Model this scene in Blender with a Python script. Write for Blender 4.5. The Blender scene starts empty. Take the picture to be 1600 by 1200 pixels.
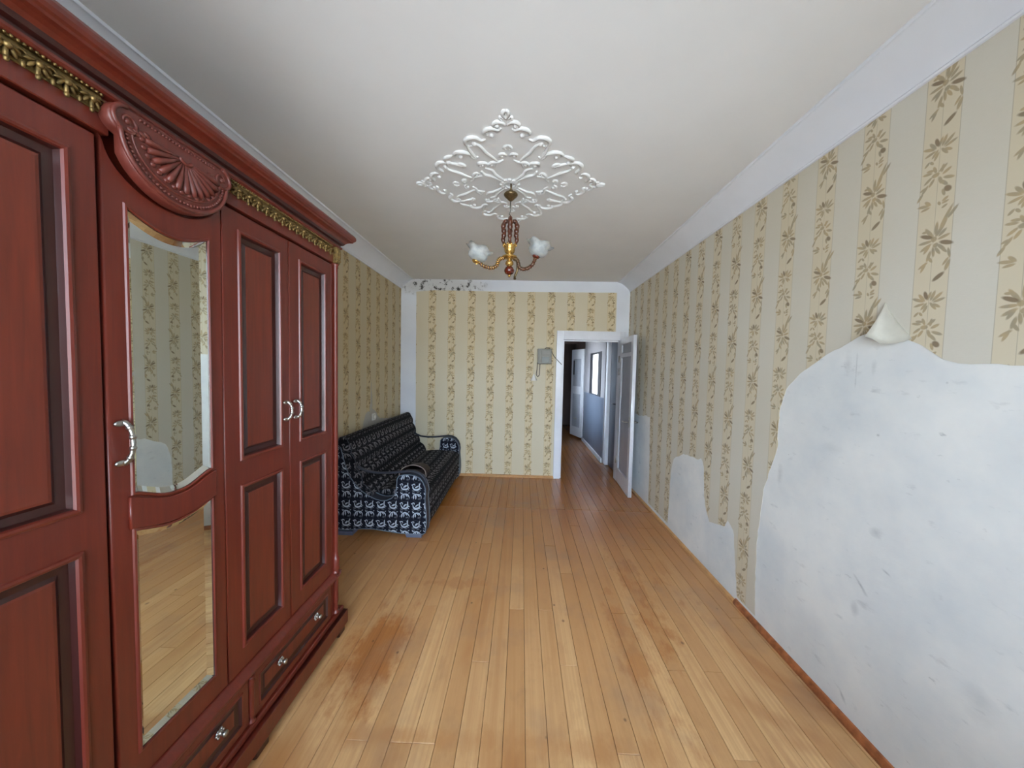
import bpy, bmesh, math, random
from mathutils import Vector, Matrix
random.seed(7)
C = bpy.context.scene.collection
PI = math.pi
# ---------------------------------------------------------------- camera
PITCH, YAW, ROLL, F = 0.0452, -0.0269, 0.022, 530.11
CAMH = 1.5054
fwd = Vector((math.sin(YAW)*math.cos(PITCH), math.cos(YAW)*math.cos(PITCH), -math.sin(PITCH)))
rt = Vector((math.cos(YAW), -math.sin(YAW), 0)); up = rt.cross(fwd)
r2 = math.cos(ROLL)*rt + math.sin(ROLL)*up; u2 = -math.sin(ROLL)*rt + math.cos(ROLL)*up
cd = bpy.data.cameras.new('camera'); cam = bpy.data.objects.new('camera', cd); C.objects.link(cam)
cd.sensor_width = 36; cd.lens = F*36/1600; cd.clip_start = .02
m = Matrix((r2, u2, -fwd)).transposed().to_4x4(); m.translation = (0, 0, CAMH); cam.matrix_world = m
bpy.context.scene.camera = cam
# ---------------------------------------------------------------- world, light, exposure
sc = bpy.context.scene
sc.view_settings.view_transform = 'Standard'; sc.view_settings.look = 'None'
sc.view_settings.gamma = 1; sc.view_settings.use_curve_mapping = False
sc.view_settings.exposure = 2.6
W = bpy.data.worlds.new('sky'); sc.world = W; W.use_nodes = True
nt = W.node_tree; bg = nt.nodes['Background']
tc = nt.nodes.new('ShaderNodeTexCoord'); sp = nt.nodes.new('ShaderNodeSeparateXYZ')
cr = nt.nodes.new('ShaderNodeValToRGB')
nt.links.new(tc.outputs['Generated'], sp.inputs[0]); nt.links.new(sp.outputs['Z'], cr.inputs[0])
cr.color_ramp.elements[0].position = 0.0; cr.color_ramp.elements[0].color = (.60, .65, .68, 1)   # ground / buildings
cr.color_ramp.elements[1].position = .06; cr.color_ramp.elements[1].color = (.74, .90, 1.08, 1)
e = cr.color_ramp.elements.new(.6); e.color = (.72, .88, 1.08, 1)
nt.links.new(cr.outputs[0], bg.inputs[0]); bg.inputs[1].default_value = 3.2

# ---------------------------------------------------------------- room numbers
XL, XR, YN, YF, H = -1.674, 1.441, -0.75, 4.658, 2.70
ZC, WC = 2.569, .1685

# ================================================================ node helpers
def NT(name):
    m = bpy.data.materials.new(name); m.use_nodes = True
    t = m.node_tree; b = t.nodes['Principled BSDF']
    return m, t, b
def nd(t, typ, **kw):
    n = t.nodes.new(typ)
    for k, v in kw.items(): setattr(n, k, v)
    return n
def math_(t, op, a, b=None, c=None, clamp=False):
    n = t.nodes.new('ShaderNodeMath'); n.operation = op; n.use_clamp = clamp
    for i, v in enumerate((a, b, c)):
        if v is None: continue
        if isinstance(v, (int, float)): n.inputs[i].default_value = v
        else: t.links.new(v, n.inputs[i])
    return n.outputs[0]
def mix(t, f, a, b, mode='MIX'):
    n = t.nodes.new('ShaderNodeMix'); n.data_type = 'RGBA'; n.blend_type = mode
    for s, v in ((0, f), (6, a), (7, b)):
        if isinstance(v, (int, float)): n.inputs[s].default_value = v
        elif isinstance(v, tuple): n.inputs[s].default_value = (*v, 1) if len(v) == 3 else v
        else: t.links.new(v, n.inputs[s])
    return n.outputs[2]
def noise(t, vec, scale, detail=3, rough=.5, dist=0):
    n = nd(t, 'ShaderNodeTexNoise'); n.inputs['Scale'].default_value = scale
    n.inputs['Detail'].default_value = detail; n.inputs['Roughness'].default_value = rough
    n.inputs['Distortion'].default_value = dist
    if vec is not None: t.links.new(vec, n.inputs['Vector'])
    return n.outputs['Fac']
def mapr(t, v, a, b, c=0., d=1.):
    n = nd(t, 'ShaderNodeMapRange'); n.inputs[1].default_value = a; n.inputs[2].default_value = b
    n.inputs[3].default_value = c; n.inputs[4].default_value = d
    t.links.new(v, n.inputs[0]); return n.outputs[0]
def scalev(t, vec, s, loc=(0, 0, 0), rot=(0, 0, 0)):
    n = nd(t, 'ShaderNodeMapping'); n.inputs['Scale'].default_value = s; n.inputs['Location'].default_value = loc
    n.inputs['Rotation'].default_value = rot
    t.links.new(vec, n.inputs[0]); return n.outputs[0]
def bump(t, b, h, strength=.2, dist=.002):
    n = nd(t, 'ShaderNodeBump'); n.inputs['Strength'].default_value = strength; n.inputs['Distance'].default_value = dist
    t.links.new(h, n.inputs['Height']); t.links.new(n.outputs[0], b.inputs['Normal'])
def pos(t): return nd(t, 'ShaderNodeNewGeometry').outputs['Position']
def rgb(r, g, b):   # sRGB 0-255 -> linear
    f = lambda c: (c/255/12.92) if c/255 <= .04045 else ((c/255+.055)/1.055)**2.4
    return (f(r), f(g), f(b))
def plain(name, col, rough=.5, metal=0, spec=.5, coat=0, nz=0, nscale=40):
    m, t, b = NT(name)
    b.inputs['Roughness'].default_value = rough; b.inputs['Metallic'].default_value = metal
    b.inputs['Specular IOR Level'].default_value = spec; b.inputs['Coat Weight'].default_value = coat
    n = noise(t, pos(t), nscale, 3)
    c = mix(t, mapr(t, n, .3, .7), tuple(x*(1-nz) for x in col), tuple(min(1, x*(1+nz)) for x in col))
    t.links.new(c, b.inputs['Base Color'])
    return m

# leaves given as strokes: (x0,y0,x1,y1,halfwidth) in metres; returns distance-like value (<1 inside)
def strokes(t, vec, lst):
    cur = None
    for (x0, y0, x1, y1, w) in lst:
        mp = nd(t, 'ShaderNodeMapping', vector_type='TEXTURE')
        L = math.hypot(x1-x0, y1-y0)/2
        mp.inputs['Location'].default_value = ((x0+x1)/2, (y0+y1)/2, 0)
        mp.inputs['Rotation'].default_value = (0, 0, math.atan2(y1-y0, x1-x0))
        mp.inputs['Scale'].default_value = (L, w, 1)
        t.links.new(vec, mp.inputs[0])
        ln = nd(t, 'ShaderNodeVectorMath', operation='LENGTH'); t.links.new(mp.outputs[0], ln.inputs[0])
        cur = ln.outputs['Value'] if cur is None else math_(t, 'MINIMUM', cur, ln.outputs['Value'])
    return cur

LEAF = [(-8,140,-52,72,9,0),(8,150,48,88,10,0),(25,150,70,108,9,0),(-12,175,-52,238,9,0),(10,205,44,262,8,0),(-70,95,-30,100,8,0),(40,215,82,262,7,0),(-15,165,20,150,16,0),(0,190,30,205,14,0),(-8,545,-44,590,8,0),(5,545,46,600,8,0),(-10,535,12,478,8,0),(-70,655,-20,668,8,0),(0,690,48,655,9,0),(-18,715,-50,762,8,0),(5,715,24,770,9,0),(-40,700,10,700,13,0),(-5,560,-30,610,8,0),(28,800,44,850,8,0),(-20,900,-50,945,0.1,0),(30,880,66,858,8,0),(28,890,70,884,7,0),(0,150,-80,110,11,1),(0,165,-88,165,9,0),(-5,180,-75,215,10,0),(0,150,-40,85,9,0),(10,140,15,50,9,0),(20,140,70,40,10,0),
 (25,110,95,-30,9,0),(20,165,92,150,9,0),(30,180,112,215,12,1),(20,190,72,245,9,0),(0,200,8,270,8,0),(-10,220,-30,292,9,0),
 (-30,285,-62,352,8,0),(-20,290,-78,325,8,0),(-30,250,4,302,8,0),(82,230,97,300,7,0),(97,300,74,372,10,0),(75,372,8,420,12,1),
 (58,335,92,288,7,0),(-20,540,-62,482,9,0),(-22,540,-100,505,9,0),(-18,548,-88,562,8,0),(-10,530,-28,470,10,1),(8,540,34,475,9,0),
 (15,545,76,492,9,0),(20,550,92,532,8,0),(20,556,68,588,8,0),(-82,628,-52,598,7,0),(-52,600,-30,628,7,0),(-30,680,-92,668,8,0),
 (-30,700,-80,735,8,0),(-10,690,-30,640,8,0),(18,700,26,648,8,0),(20,712,72,688,9,0),(25,730,92,758,9,0),(10,740,58,792,9,0),
 (38,792,76,830,15,1),(-50,740,-90,792,8,0),(-78,780,-112,832,8,0),(-100,768,-62,752,7,0),(-30,878,-110,862,9,0),(-28,880,-66,840,9,0),
 (-30,888,-88,896,8,0),(10,870,24,898,7,0),(62,60,122,-12,9,0),(30,-20,64,-36,7,0)]
def wallpaper_mat(name, axis, sign, period, phase, tint=(1,1,1)):
    m, t, b = NT(name)
    b.inputs['Roughness'].default_value = .62; b.inputs['Specular IOR Level'].default_value = .35
    p = pos(t); s = nd(t, 'ShaderNodeSeparateXYZ'); t.links.new(p, s.inputs[0])
    u0 = math_(t, 'DIVIDE', math_(t, 'SUBTRACT', s.outputs[axis], phase-period/2), period)
    idx = math_(t, 'FLOOR', u0); u = math_(t, 'MULTIPLY', math_(t, 'SUBTRACT', math_(t, 'FRACT', u0), .5), sign*period)
    VP = .531
    half = math_(t, 'MULTIPLY', math_(t, 'FRACT', math_(t, 'MULTIPLY', idx, .5)), VP)   # half drop on every other strip
    v = math_(t, 'MULTIPLY', math_(t, 'FRACT', math_(t, 'DIVIDE', math_(t, 'ADD', math_(t, 'ADD', s.outputs[2], half), .02), VP)), VP)
    cv = nd(t, 'ShaderNodeCombineXYZ'); t.links.new(u, cv.inputs[0]); t.links.new(v, cv.inputs[1]); vec = cv.outputs[0]
    kx, ky = .00053, .000565
    def cvt(l): return [(x0*kx, VP-(y0+40)*ky, x1*kx, VP-(y1+40)*ky, w*(.00068 if axis == 1 and sign < 0 else .00082)) for (x0, y0, x1, y1, w, d) in l]
    d0 = strokes(t, vec, cvt([l for l in LEAF if l[5] == 0])); d1 = strokes(t, vec, cvt([l for l in LEAF if l[5] == 1]))
    a0 = mapr(t, d0, 1.05, .7); a1 = mapr(t, d1, 1.05, .7)
    au = math_(t, 'ABSOLUTE', u)
    band = mapr(t, au, .0525, .0505)
    ln = math_(t, 'MAXIMUM', mapr(t, math_(t, 'ABSOLUTE', math_(t, 'SUBTRACT', au, .0515)), .0016, .0006), mapr(t, au, .0013, .0005))
    fine = noise(t, scalev(t, p, (8, 8, 160)), 6, 2)
    base = mix(t, fine, rgb(206, 202, 189), rgb(214, 210, 198))
    col = mix(t, band, base, rgb(212, 202, 178))
    col = mix(t, math_(t, 'MULTIPLY', ln, .45), col, rgb(140, 132, 112))
    var = noise(t, scalev(t, p, (18, 18, 18)), 1.5, 2)
    lc = mix(t, mapr(t, var, .35, .65), rgb(176, 152, 112), rgb(148, 138, 116))
    col = mix(t, math_(t, 'MULTIPLY', a0, .85), col, lc)
    col = mix(t, math_(t, 'MULTIPLY', a1, .9), col, rgb(122, 104, 82))
    big = noise(t, p, 1.3, 3)
    col = mix(t, mapr(t, big, .35, .75, 0, .25), col, rgb(190, 176, 140))
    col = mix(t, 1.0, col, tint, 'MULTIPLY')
    t.links.new(col, b.inputs['Base Color'])
    bump(t, b, fine, .12, .0006)
    return m
MARKS = [(1.422, 0.63, 0.035, 0.008, 0.75, 0.8), (1.329, 0.742, 0.02, 0.005, 0.4, 0.5), (1.379, 0.878, 0.03, 0.025, 0, 0.4), (1.503, 1.541, 0.004, 0.07, 0, 0.55), (1.541, 1.555, 0.02, 0.05, 0, 0.3), (1.396, 1.27, 0.006, 0.005, 0, 0.6), (1.188, 1.49, 0.005, 0.005, 0, 0.6), (1.441, 0.519, 0.015, 0.04, 0, 0.3), (1.47, 0.106, 0.03, 0.008, 0.9, 0.55), (1.894, 0.958, 0.02, 0.06, 0, 0.35), (1.431, 1.541, 0.01, 0.03, 0, 0.25), (1.045, 0.5, 0.04, 0.05, 0, 0.2), (1.592, 1.172, 0.04, 0.03, 0, 0.15)]
def plaster_mat(name, col, col2, spots=.5):
    m, t, b = NT(name); p = pos(t)
    b.inputs['Roughness'].default_value = .75
    n1 = noise(t, p, 2.2, 5, .6); n2 = noise(t, scalev(t, p, (1, 1, 2.5)), 9, 4, .6)
    c = mix(t, mapr(t, n1, .35, .65), col, col2)
    c = mix(t, mapr(t, n2, .62, .78, 0, .4*spots), c, rgb(150, 155, 158))
    sm = noise(t, scalev(t, p, (3, 5, 9), rot=(.6, 0, 0)), 2.4, 4, .65)
    c = mix(t, mapr(t, sm, .69, .78, 0, .55*spots), c, rgb(118, 122, 124))
    vo = nd(t, 'ShaderNodeTexVoronoi'); vo.inputs['Scale'].default_value = 3.1; t.links.new(p, vo.inputs['Vector'])
    c = mix(t, mapr(t, vo.outputs['Distance'], .035, .02, 0, .6*spots), c, rgb(110, 108, 100))
    if spots >= 1 and name == 'bare_plaster':      # scuffs and a crack with places of their own
        for (y, z, ry, rz, rot, k) in MARKS:
            mp = nd(t, 'ShaderNodeMapping', vector_type='TEXTURE'); mp.inputs['Location'].default_value = (XR, y, z); mp.inputs['Rotation'].default_value = (rot, 0, 0); mp.inputs['Scale'].default_value = (1, ry, rz)
            t.links.new(p, mp.inputs[0]); l = nd(t, 'ShaderNodeVectorMath', operation='LENGTH'); t.links.new(mp.outputs[0], l.inputs[0])
            dd = math_(t, 'ADD', l.outputs['Value'], math_(t, 'MULTIPLY', math_(t, 'SUBTRACT', n2, .5), 2.5))
            c = mix(t, mapr(t, dd, 1.2, .1, 0, k*.8), c, rgb(126, 132, 136))
    t.links.new(c, b.inputs['Base Color']); bump(t, b, n2, .25, .004)
    return m
def floor_mat():
    m, t, b = NT('varnished_floorboard'); p = pos(t)
    oi = nd(t, 'ShaderNodeObjectInfo').outputs['Random']
    off = nd(t, 'ShaderNodeCombineXYZ'); t.links.new(math_(t, 'MULTIPLY', oi, 31.), off.inputs[1]); t.links.new(math_(t, 'MULTIPLY', oi, 17.), off.inputs[2])
    pv = nd(t, 'ShaderNodeVectorMath', operation='ADD'); t.links.new(p, pv.inputs[0]); t.links.new(off.outputs[0], pv.inputs[1])
    g = noise(t, scalev(t, pv.outputs[0], (55, .7, 1)), 1.5, 4, .55, .4)
    g2 = noise(t, scalev(t, pv.outputs[0], (12, .45, 1)), 1.2, 3, .5, 1.2)
    base = mix(t, oi, rgb(202, 155, 104), rgb(230, 188, 134))
    base = mix(t, mapr(t, g, .35, .7, 0, .55), base, rgb(182, 136, 88))
    base = mix(t, mapr(t, g2, .5, .75, 0, .45), base, rgb(178, 124, 74))
    # worn varnish: broad patches that keep the old orange varnish
    w = noise(t, scalev(t, p, (1.5, .9, 1)), 1.1, 4, .55, .8)
    sx = nd(t, 'ShaderNodeSeparateXYZ'); t.links.new(p, sx.inputs[0])
    far = mapr(t, math_(t, 'ADD', sx.outputs[1], math_(t, 'MULTIPLY', w, 1.6)), 1.7, 4.4)       # untouched varnish at the far end
    old = math_(t, 'MAXIMUM', math_(t, 'MULTIPLY', far, .9), mapr(t, w, .50, .62, 0, .62))
    # arc of stain dragged across the middle
    w3 = noise(t, scalev(t, p, (9, 4, 1)), 1.3, 5, .65)
    def blob(x, y, rx, ry, k):
        mp = nd(t, 'ShaderNodeMapping', vector_type='TEXTURE'); mp.inputs['Location'].default_value = (x, y, 0); mp.inputs['Scale'].default_value = (rx, ry, 100)
        t.links.new(p, mp.inputs[0]); l = nd(t, 'ShaderNodeVectorMath', operation='LENGTH'); t.links.new(mp.outputs[0], l.inputs[0])
        d = math_(t, 'ADD', l.outputs['Value'], math_(t, 'ADD', math_(t, 'MULTIPLY', math_(t, 'SUBTRACT', w, .5), 2.2), math_(t, 'MULTIPLY', math_(t, 'SUBTRACT', w3, .5), 3.2)))
        return mapr(t, d, 1.2, .3, 0, k)
    for a in ((-.74, 1.74, .17, .36, .95), (.62, 1.95, .10, .5, .7), (.82, 2.3, .16, .7, .8), (1.05, 2.7, .2, .6, .7), (-.40, 2.30, .5, .09, .7), (.0, 1.30, .6, .07, .45), (-.5, 1.30, .3, .05, .5)):
        old = math_(t, 'MAXIMUM', old, blob(*a))
    base = mix(t, old, base, mix(t, mapr(t, g, .3, .7), rgb(150, 86, 38), rgb(174, 112, 56)))
    grey = noise(t, scalev(t, p, (2, 1.6, 1)), 1.3, 4, .6)
    base = mix(t, mapr(t, grey, .52, .70, 0, .42), base, rgb(140, 112, 92))
    base = mix(t, mapr(t, w3, .52, .72, 0, .38), base, rgb(164, 116, 74))
    # knots and nail holes
    vo = nd(t, 'ShaderNodeTexVoronoi'); vo.inputs['Scale'].default_value = 5.5; t.links.new(scalev(t, p, (1, .8, 1)), vo.inputs['Vector'])
    base = mix(t, mapr(t, vo.outputs['Distance'], .05, .02, 0, .75), base, rgb(84, 48, 26))
    vo2 = nd(t, 'ShaderNodeTexVoronoi'); vo2.inputs['Scale'].default_value = 3.3; t.links.new(scalev(t, p, (1.3, 1, 1), loc=(4, 7, 0)), vo2.inputs['Vector'])
    base = mix(t, mapr(t, vo2.outputs['Distance'], .045, .02, 0, .7), base, rgb(96, 60, 36))
    t.links.new(base, b.inputs['Base Color'])
    ro = mapr(t, mapr(t, sx.outputs[1], 1.6, 4.4), 0, 1, .46, .20)
    t.links.new(ro, b.inputs['Roughness'])
    bump(t, b, g, .04, .0006)
    return m
def mahogany(name, a, b_, rough=.3, dark=1.):
    m, t, b = NT(name); p = pos(t)
    g = noise(t, scalev(t, p, (14, 30, 1.6)), 2, 5, .6, .5)
    g2 = noise(t, scalev(t, p, (2, 5, 1.1)), 2, 3)
    c = mix(t, mapr(t, g, .3, .7), a, b_)
    c = mix(t, mapr(t, g2, .4, .7, 0, .5), c, tuple(x*.62 for x in a))
    t.links.new(c, b.inputs['Base Color']); b.inputs['Roughness'].default_value = rough+.08
    b.inputs['Coat Weight'].default_value = .35; b.inputs['Coat Roughness'].default_value = rough*.8
    bump(t, b, g, .05, .001)
    return m
def gold_mat(name, col, rough=.35, nz=.4):
    m, t, b = NT(name); n = noise(t, pos(t), 90, 3)
    c = mix(t, mapr(t, n, .35, .65), tuple(x*(1-nz) for x in col), col)
    t.links.new(c, b.inputs['Base Color']); b.inputs['Metallic'].default_value = .75; b.inputs['Roughness'].default_value = rough
    return m
def sofa_fabric(name, motif, ground):
    m, t, b = NT(name)
    b.inputs['Roughness'].default_value = .9; b.inputs['Specular IOR Level'].default_value = .2
    uv = nd(t, 'ShaderNodeTexCoord').outputs['UV']
    wn_ = nd(t, 'ShaderNodeTexNoise'); wn_.inputs['Scale'].default_value = 26; wn_.inputs['Detail'].default_value = 1; t.links.new(uv, wn_.inputs['Vector'])
    wv = nd(t, 'ShaderNodeVectorMath', operation='MULTIPLY_ADD'); t.links.new(wn_.outputs['Color'], wv.inputs[0]); wv.inputs[1].default_value = (.016, .016, 0); t.links.new(uv, wv.inputs[2])
    s = nd(t, 'ShaderNodeSeparateXYZ'); t.links.new(wv.outputs[0], s.inputs[0])
    PU, PV = .104, .168
    v0 = math_(t, 'DIVIDE', s.outputs[1], PV)
    v = math_(t, 'MULTIPLY', math_(t, 'FRACT', v0), PV)
    u = math_(t, 'MULTIPLY', math_(t, 'FRACT', math_(t, 'DIVIDE', s.outputs[0], PU)), PU)
    cv = nd(t, 'ShaderNodeCombineXYZ'); t.links.new(u, cv.inputs[0]); t.links.new(v, cv.inputs[1]); vec = cv.outputs[0]
    def arc(cx, cy, r, w, down):
        d = nd(t, 'ShaderNodeVectorMath', operation='DISTANCE'); t.links.new(vec, d.inputs[0]); d.inputs[1].default_value = (cx, cy, 0)
        side = math_(t, 'MULTIPLY', math_(t, 'SUBTRACT', v, cy), -1. if down else 1.)
        ww = mapr(t, side, -.010, r, 0, w)
        off = math_(t, 'SUBTRACT', math_(t, 'ABSOLUTE', math_(t, 'SUBTRACT', d.outputs['Value'], r)), ww)
        return mapr(t, off, .0006, -.0006)
    a = arc(.050, .130, .031, .0078, True)
    a = math_(t, 'MAXIMUM', a, arc(.056, .026, .035, .0056, False))
    a = math_(t, 'MAXIMUM', a, arc(.024, .140, .010, .0040, False))
    lst = [(.038, .116, .068, .136, .0072), (.072, .122, .082, .162, .0052), (.080, .120, .096, .112, .0034), (.074, .106, .090, .098, .0030), (.004, .148, .018, .136, .0030),
           (.032, .058, .022, .014, .0052), (.044, .060, .044, .018, .0054), (.058, .056, .076, .038, .0050), (.018, .062, .034, .068, .0038), (.014, .078, .020, .058, .0028), (.082, .066, .094, .074, .0028)]
    d = strokes(t, vec, lst)
    a = math_(t, 'MAXIMUM', a, mapr(t, d, 1.08, .75))
    d2 = strokes(t, vec, [(.010, .098, .034, .082, .008), (.052, .082, .080, .088, .007), (.062, .014, .086, .022, .009), (.008, .018, .018, .038, .007)])
    ground = mix(t, mapr(t, d2, 1.1, .7, 0, .16), ground, motif)
    fz = noise(t, uv, 260, 2)
    c = mix(t, math_(t, 'MULTIPLY', a, mapr(t, fz, .2, .7, .7, 1)), ground, motif)
    t.links.new(c, b.inputs['Base Color']); bump(t, b, math_(t, 'ADD', a, math_(t, 'MULTIPLY', fz, .5)), .35, .002)
    return m

# ---------------------------------------------------------------- materials
M = {}
M['paper_right'] = wallpaper_mat('wallpaper_right', 1, -1, .2255, 1.258)
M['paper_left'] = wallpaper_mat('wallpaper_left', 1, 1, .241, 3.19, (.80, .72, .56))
M['paper_far'] = wallpaper_mat('wallpaper_far', 0, 1, .2705, -.158, (1.02, .96, .83))  # yellower tint paints in the dimmer light on the far wall
M['paper_back'] = plain('wallpaper_reverse_paper', rgb(240, 237, 226), .8, nz=.03)
M['plaster'] = plaster_mat('bare_plaster', rgb(212, 217, 219), rgb(233, 234, 231), 1)
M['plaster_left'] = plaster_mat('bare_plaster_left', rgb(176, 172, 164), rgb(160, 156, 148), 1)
M['white_paint'] = plain('white_distemper', rgb(224, 228, 234), .8, nz=.03, nscale=6)
M['cove_paint'] = plain('white_cove_paint', rgb(222, 226, 234), .8, nz=.03, nscale=4)
M['ceiling'] = plain('ceiling_whitewash', rgb(222, 222, 222), .85, nz=.02, nscale=3)
M['relief'] = plain('white_relief_plaster', rgb(218, 219, 219), .8, nz=.01)
M['floor'] = floor_mat()
M['under'] = plain('dark_subfloor', rgb(52, 34, 22), .9, nz=.2)
M['skirting'] = plain('orange_brown_skirting', rgb(158, 94, 56), .35, nz=.4, nscale=25)
M['skirting_pale'] = plain('honey_skirting', rgb(196, 148, 98), .4, nz=.15, nscale=25)
M['wood'] = mahogany('mahogany', rgb(108, 36, 20), rgb(88, 26, 15), .34)
M['wood_panel'] = mahogany('mahogany_panel', rgb(116, 43, 22), rgb(88, 30, 16), .40)
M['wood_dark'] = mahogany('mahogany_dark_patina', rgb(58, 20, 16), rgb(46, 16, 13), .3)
M['wood_carved'] = mahogany('mahogany_carved', rgb(108, 44, 32), rgb(86, 33, 24), .42)
M['gold_carving'] = gold_mat('antique_gold_carving', rgb(150, 124, 76), .48, .6)
M['silver'] = plain('aged_silver_metal', rgb(178, 176, 170), .28, 1, nz=.25, nscale=60)
m_, t_, b_ = NT('mirror_glass'); b_.inputs['Metallic'].default_value = 1; b_.inputs['Roughness'].default_value = .012
t_.links.new(mix(t_, mapr(t_, noise(t_, pos(t_), 3), .4, .6), rgb(222, 228, 222), rgb(226, 231, 226)), b_.inputs['Base Color']); M['mirror'] = m_
M['fabric'] = sofa_fabric('black_jacquard', rgb(178, 188, 200), rgb(16, 18, 30))
M['fabric_seat'] = sofa_fabric('black_jacquard_dimmed', rgb(120, 118, 122), rgb(14, 14, 20))  # same cloth, motif dimmed to paint the weaker light on seat and back
M['trim_fabric'] = plain('charcoal_trim_fabric', rgb(42, 46, 57), .55, nz=.2, nscale=200)
M['piping'] = plain('grey_piping', rgb(96, 108, 122), .6, nz=.1, nscale=200)
M['black_plastic'] = plain('black_plastic', rgb(24, 24, 28), .4, nz=.1)
M['grey_foot'] = plain('grey_lacquered_foot', rgb(92, 98, 116), .35, nz=.1)
M['leather'] = plain('dark_brown_leather', rgb(92, 76, 72), .42, nz=.2, nscale=70)
M['leather_edge'] = plain('pale_edge_binding', rgb(170, 156, 150), .5, nz=.1)
M['gloss_white'] = plain('white_gloss_paint', rgb(226, 228, 234), .2, nz=.03, nscale=8)
M['gloss_grey'] = plain('grey_white_gloss_paint', rgb(182, 186, 196), .1, nz=.05, nscale=6)
M['brass'] = gold_mat('polished_brass', rgb(206, 164, 92), .25, .35)
M['brass_dark'] = gold_mat('dark_bronze', rgb(120, 100, 70), .3, .4)
M['brown_carved'] = plain('brown_carved_wood', rgb(76, 36, 18), .35, nz=.5, nscale=60, coat=.4)
M['red_wood'] = plain('red_brown_turned_wood', rgb(84, 28, 16), .22, nz=.4, nscale=50, coat=.6)
M['cord'] = plain('grey_cord', rgb(88, 84, 78), .6, nz=.1)
M['box_grey'] = plain('grey_plastic', rgb(134, 132, 122), .45, nz=.08)
M['screen_grey'] = plain('dark_grey_cover', rgb(104, 108, 100), .35, nz=.08)
M['white_plastic'] = plain('white_plastic', rgb(226, 224, 218), .4, nz=.03)
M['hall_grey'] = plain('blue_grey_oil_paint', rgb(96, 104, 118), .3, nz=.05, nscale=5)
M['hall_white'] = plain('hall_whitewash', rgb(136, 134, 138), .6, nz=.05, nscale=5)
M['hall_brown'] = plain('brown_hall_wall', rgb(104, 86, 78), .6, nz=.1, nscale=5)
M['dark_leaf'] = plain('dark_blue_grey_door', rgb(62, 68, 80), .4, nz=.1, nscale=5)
M['dark_frame'] = plain('dark_frame_paint', rgb(36, 36, 42), .5, nz=.1)
m_, t_, b_ = NT('frosted_shade_glass'); b_.inputs['Roughness'].default_value = .25; b_.inputs['Transmission Weight'].default_value = .55
b_.inputs['IOR'].default_value = 1.2
t_.links.new(mix(t_, mapr(t_, noise(t_, pos(t_), 30), .35, .65), rgb(236, 240, 240), rgb(205, 212, 214)), b_.inputs['Base Color']); M['shade'] = m_
m_, t_, b_ = NT('lit_net_curtain'); b_.inputs['Emission Strength'].default_value = .45
cc = mix(t_, mapr(t_, noise(t_, scalev(t_, pos(t_), (1, 30, 1)), 2), .3, .7), rgb(250, 252, 255), rgb(225, 232, 240))
t_.links.new(cc, b_.inputs['Emission Color']); t_.links.new(cc, b_.inputs['Base Color']); M['lit'] = m_
m_ = bpy.data.materials.new('window_glass'); m_.use_nodes = True; t_ = m_.node_tree; t_.nodes.clear()
o_ = nd(t_, 'ShaderNodeOutputMaterial'); tr = nd(t_, 'ShaderNodeBsdfTransparent'); gl = nd(t_, 'ShaderNodeBsdfGlossy'); gl.inputs['Roughness'].default_value = .01
fr = nd(t_, 'ShaderNodeFresnel'); mx = nd(t_, 'ShaderNodeMixShader'); t_.links.new(fr.outputs[0], mx.inputs[0]); t_.links.new(tr.outputs[0], mx.inputs[1]); t_.links.new(gl.outputs[0], mx.inputs[2]); t_.links.new(mx.outputs[0], o_.inputs[0])
M['glass'] = m_
# far wall: white paint with black mould at the upper left
m_, t_, b_ = NT('far_wall_paint_with_mould'); b_.inputs['Roughness'].default_value = .8; p_ = pos(t_)
n1 = noise(t_, p_, 14, 5, .7); n2 = noise(t_, p_, 2.2, 3)
mp = nd(t_, 'ShaderNodeMapping', vector_type='TEXTURE'); mp.inputs['Location'].default_value = (-1.15, 4.66, 2.62); mp.inputs['Scale'].default_value = (.72, 9, .16); t_.links.new(p_, mp.inputs[0])
ln = nd(t_, 'ShaderNodeVectorMath', operation='LENGTH'); t_.links.new(mp.outputs[0], ln.inputs[0])
msk = mapr(t_, ln.outputs['Value'], 1.05, .55)
c_ = mix(t_, mapr(t_, n2, .35, .65), rgb(218, 222, 230), rgb(226, 230, 236))
c_ = mix(t_, math_(t_, 'MULTIPLY', msk, .45), c_, rgb(176, 168, 152))
c_ = mix(t_, math_(t_, 'MULTIPLY', msk, mapr(t_, n1, .52, .60)), c_, rgb(66, 62, 56))
t_.links.new(c_, b_.inputs['Base Color']); M['far_paint'] = m_

# ================================================================ mesh helpers
ROOTLOC = {}
def link(name, me, mat, parent=None, kind=None, label=None):
    o = bpy.data.objects.new(name, me); C.objects.link(o)
    mats = mat if isinstance(mat, (list, tuple)) else [mat]
    if len(me.materials) == 0:
        for mm in mats: me.materials.append(M[mm] if isinstance(mm, str) else mm)
    if parent is not None:
        o.parent = parent
        base = ROOTLOC.get(parent.name, Vector((0, 0, 0)))
        if base.length > 0 and not me.get('shifted'):
            me.transform(Matrix.Translation(-base)); me['shifted'] = 1
        ROOTLOC[o.name] = base
    if kind: o['kind'] = kind
    if label: o['label'] = label
    return o
def thing(name, loc, label, cat, group=None):
    o = bpy.data.objects.new(name, None); C.objects.link(o); o.empty_display_size = .1
    o.location = loc; ROOTLOC[o.name] = Vector(loc); o['label'] = label; o['category'] = cat
    if group: o['group'] = group
    return o
def fin(bm, name='mesh', smooth=False):
    me = bpy.data.meshes.new(name); bm.normal_update(); bm.to_mesh(me); bm.free()
    if smooth:
        for p in me.polygons: p.use_smooth = True
        if hasattr(me, 'set_sharp_from_angle'): me.set_sharp_from_angle(angle=math.radians(40))
    return me
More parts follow.
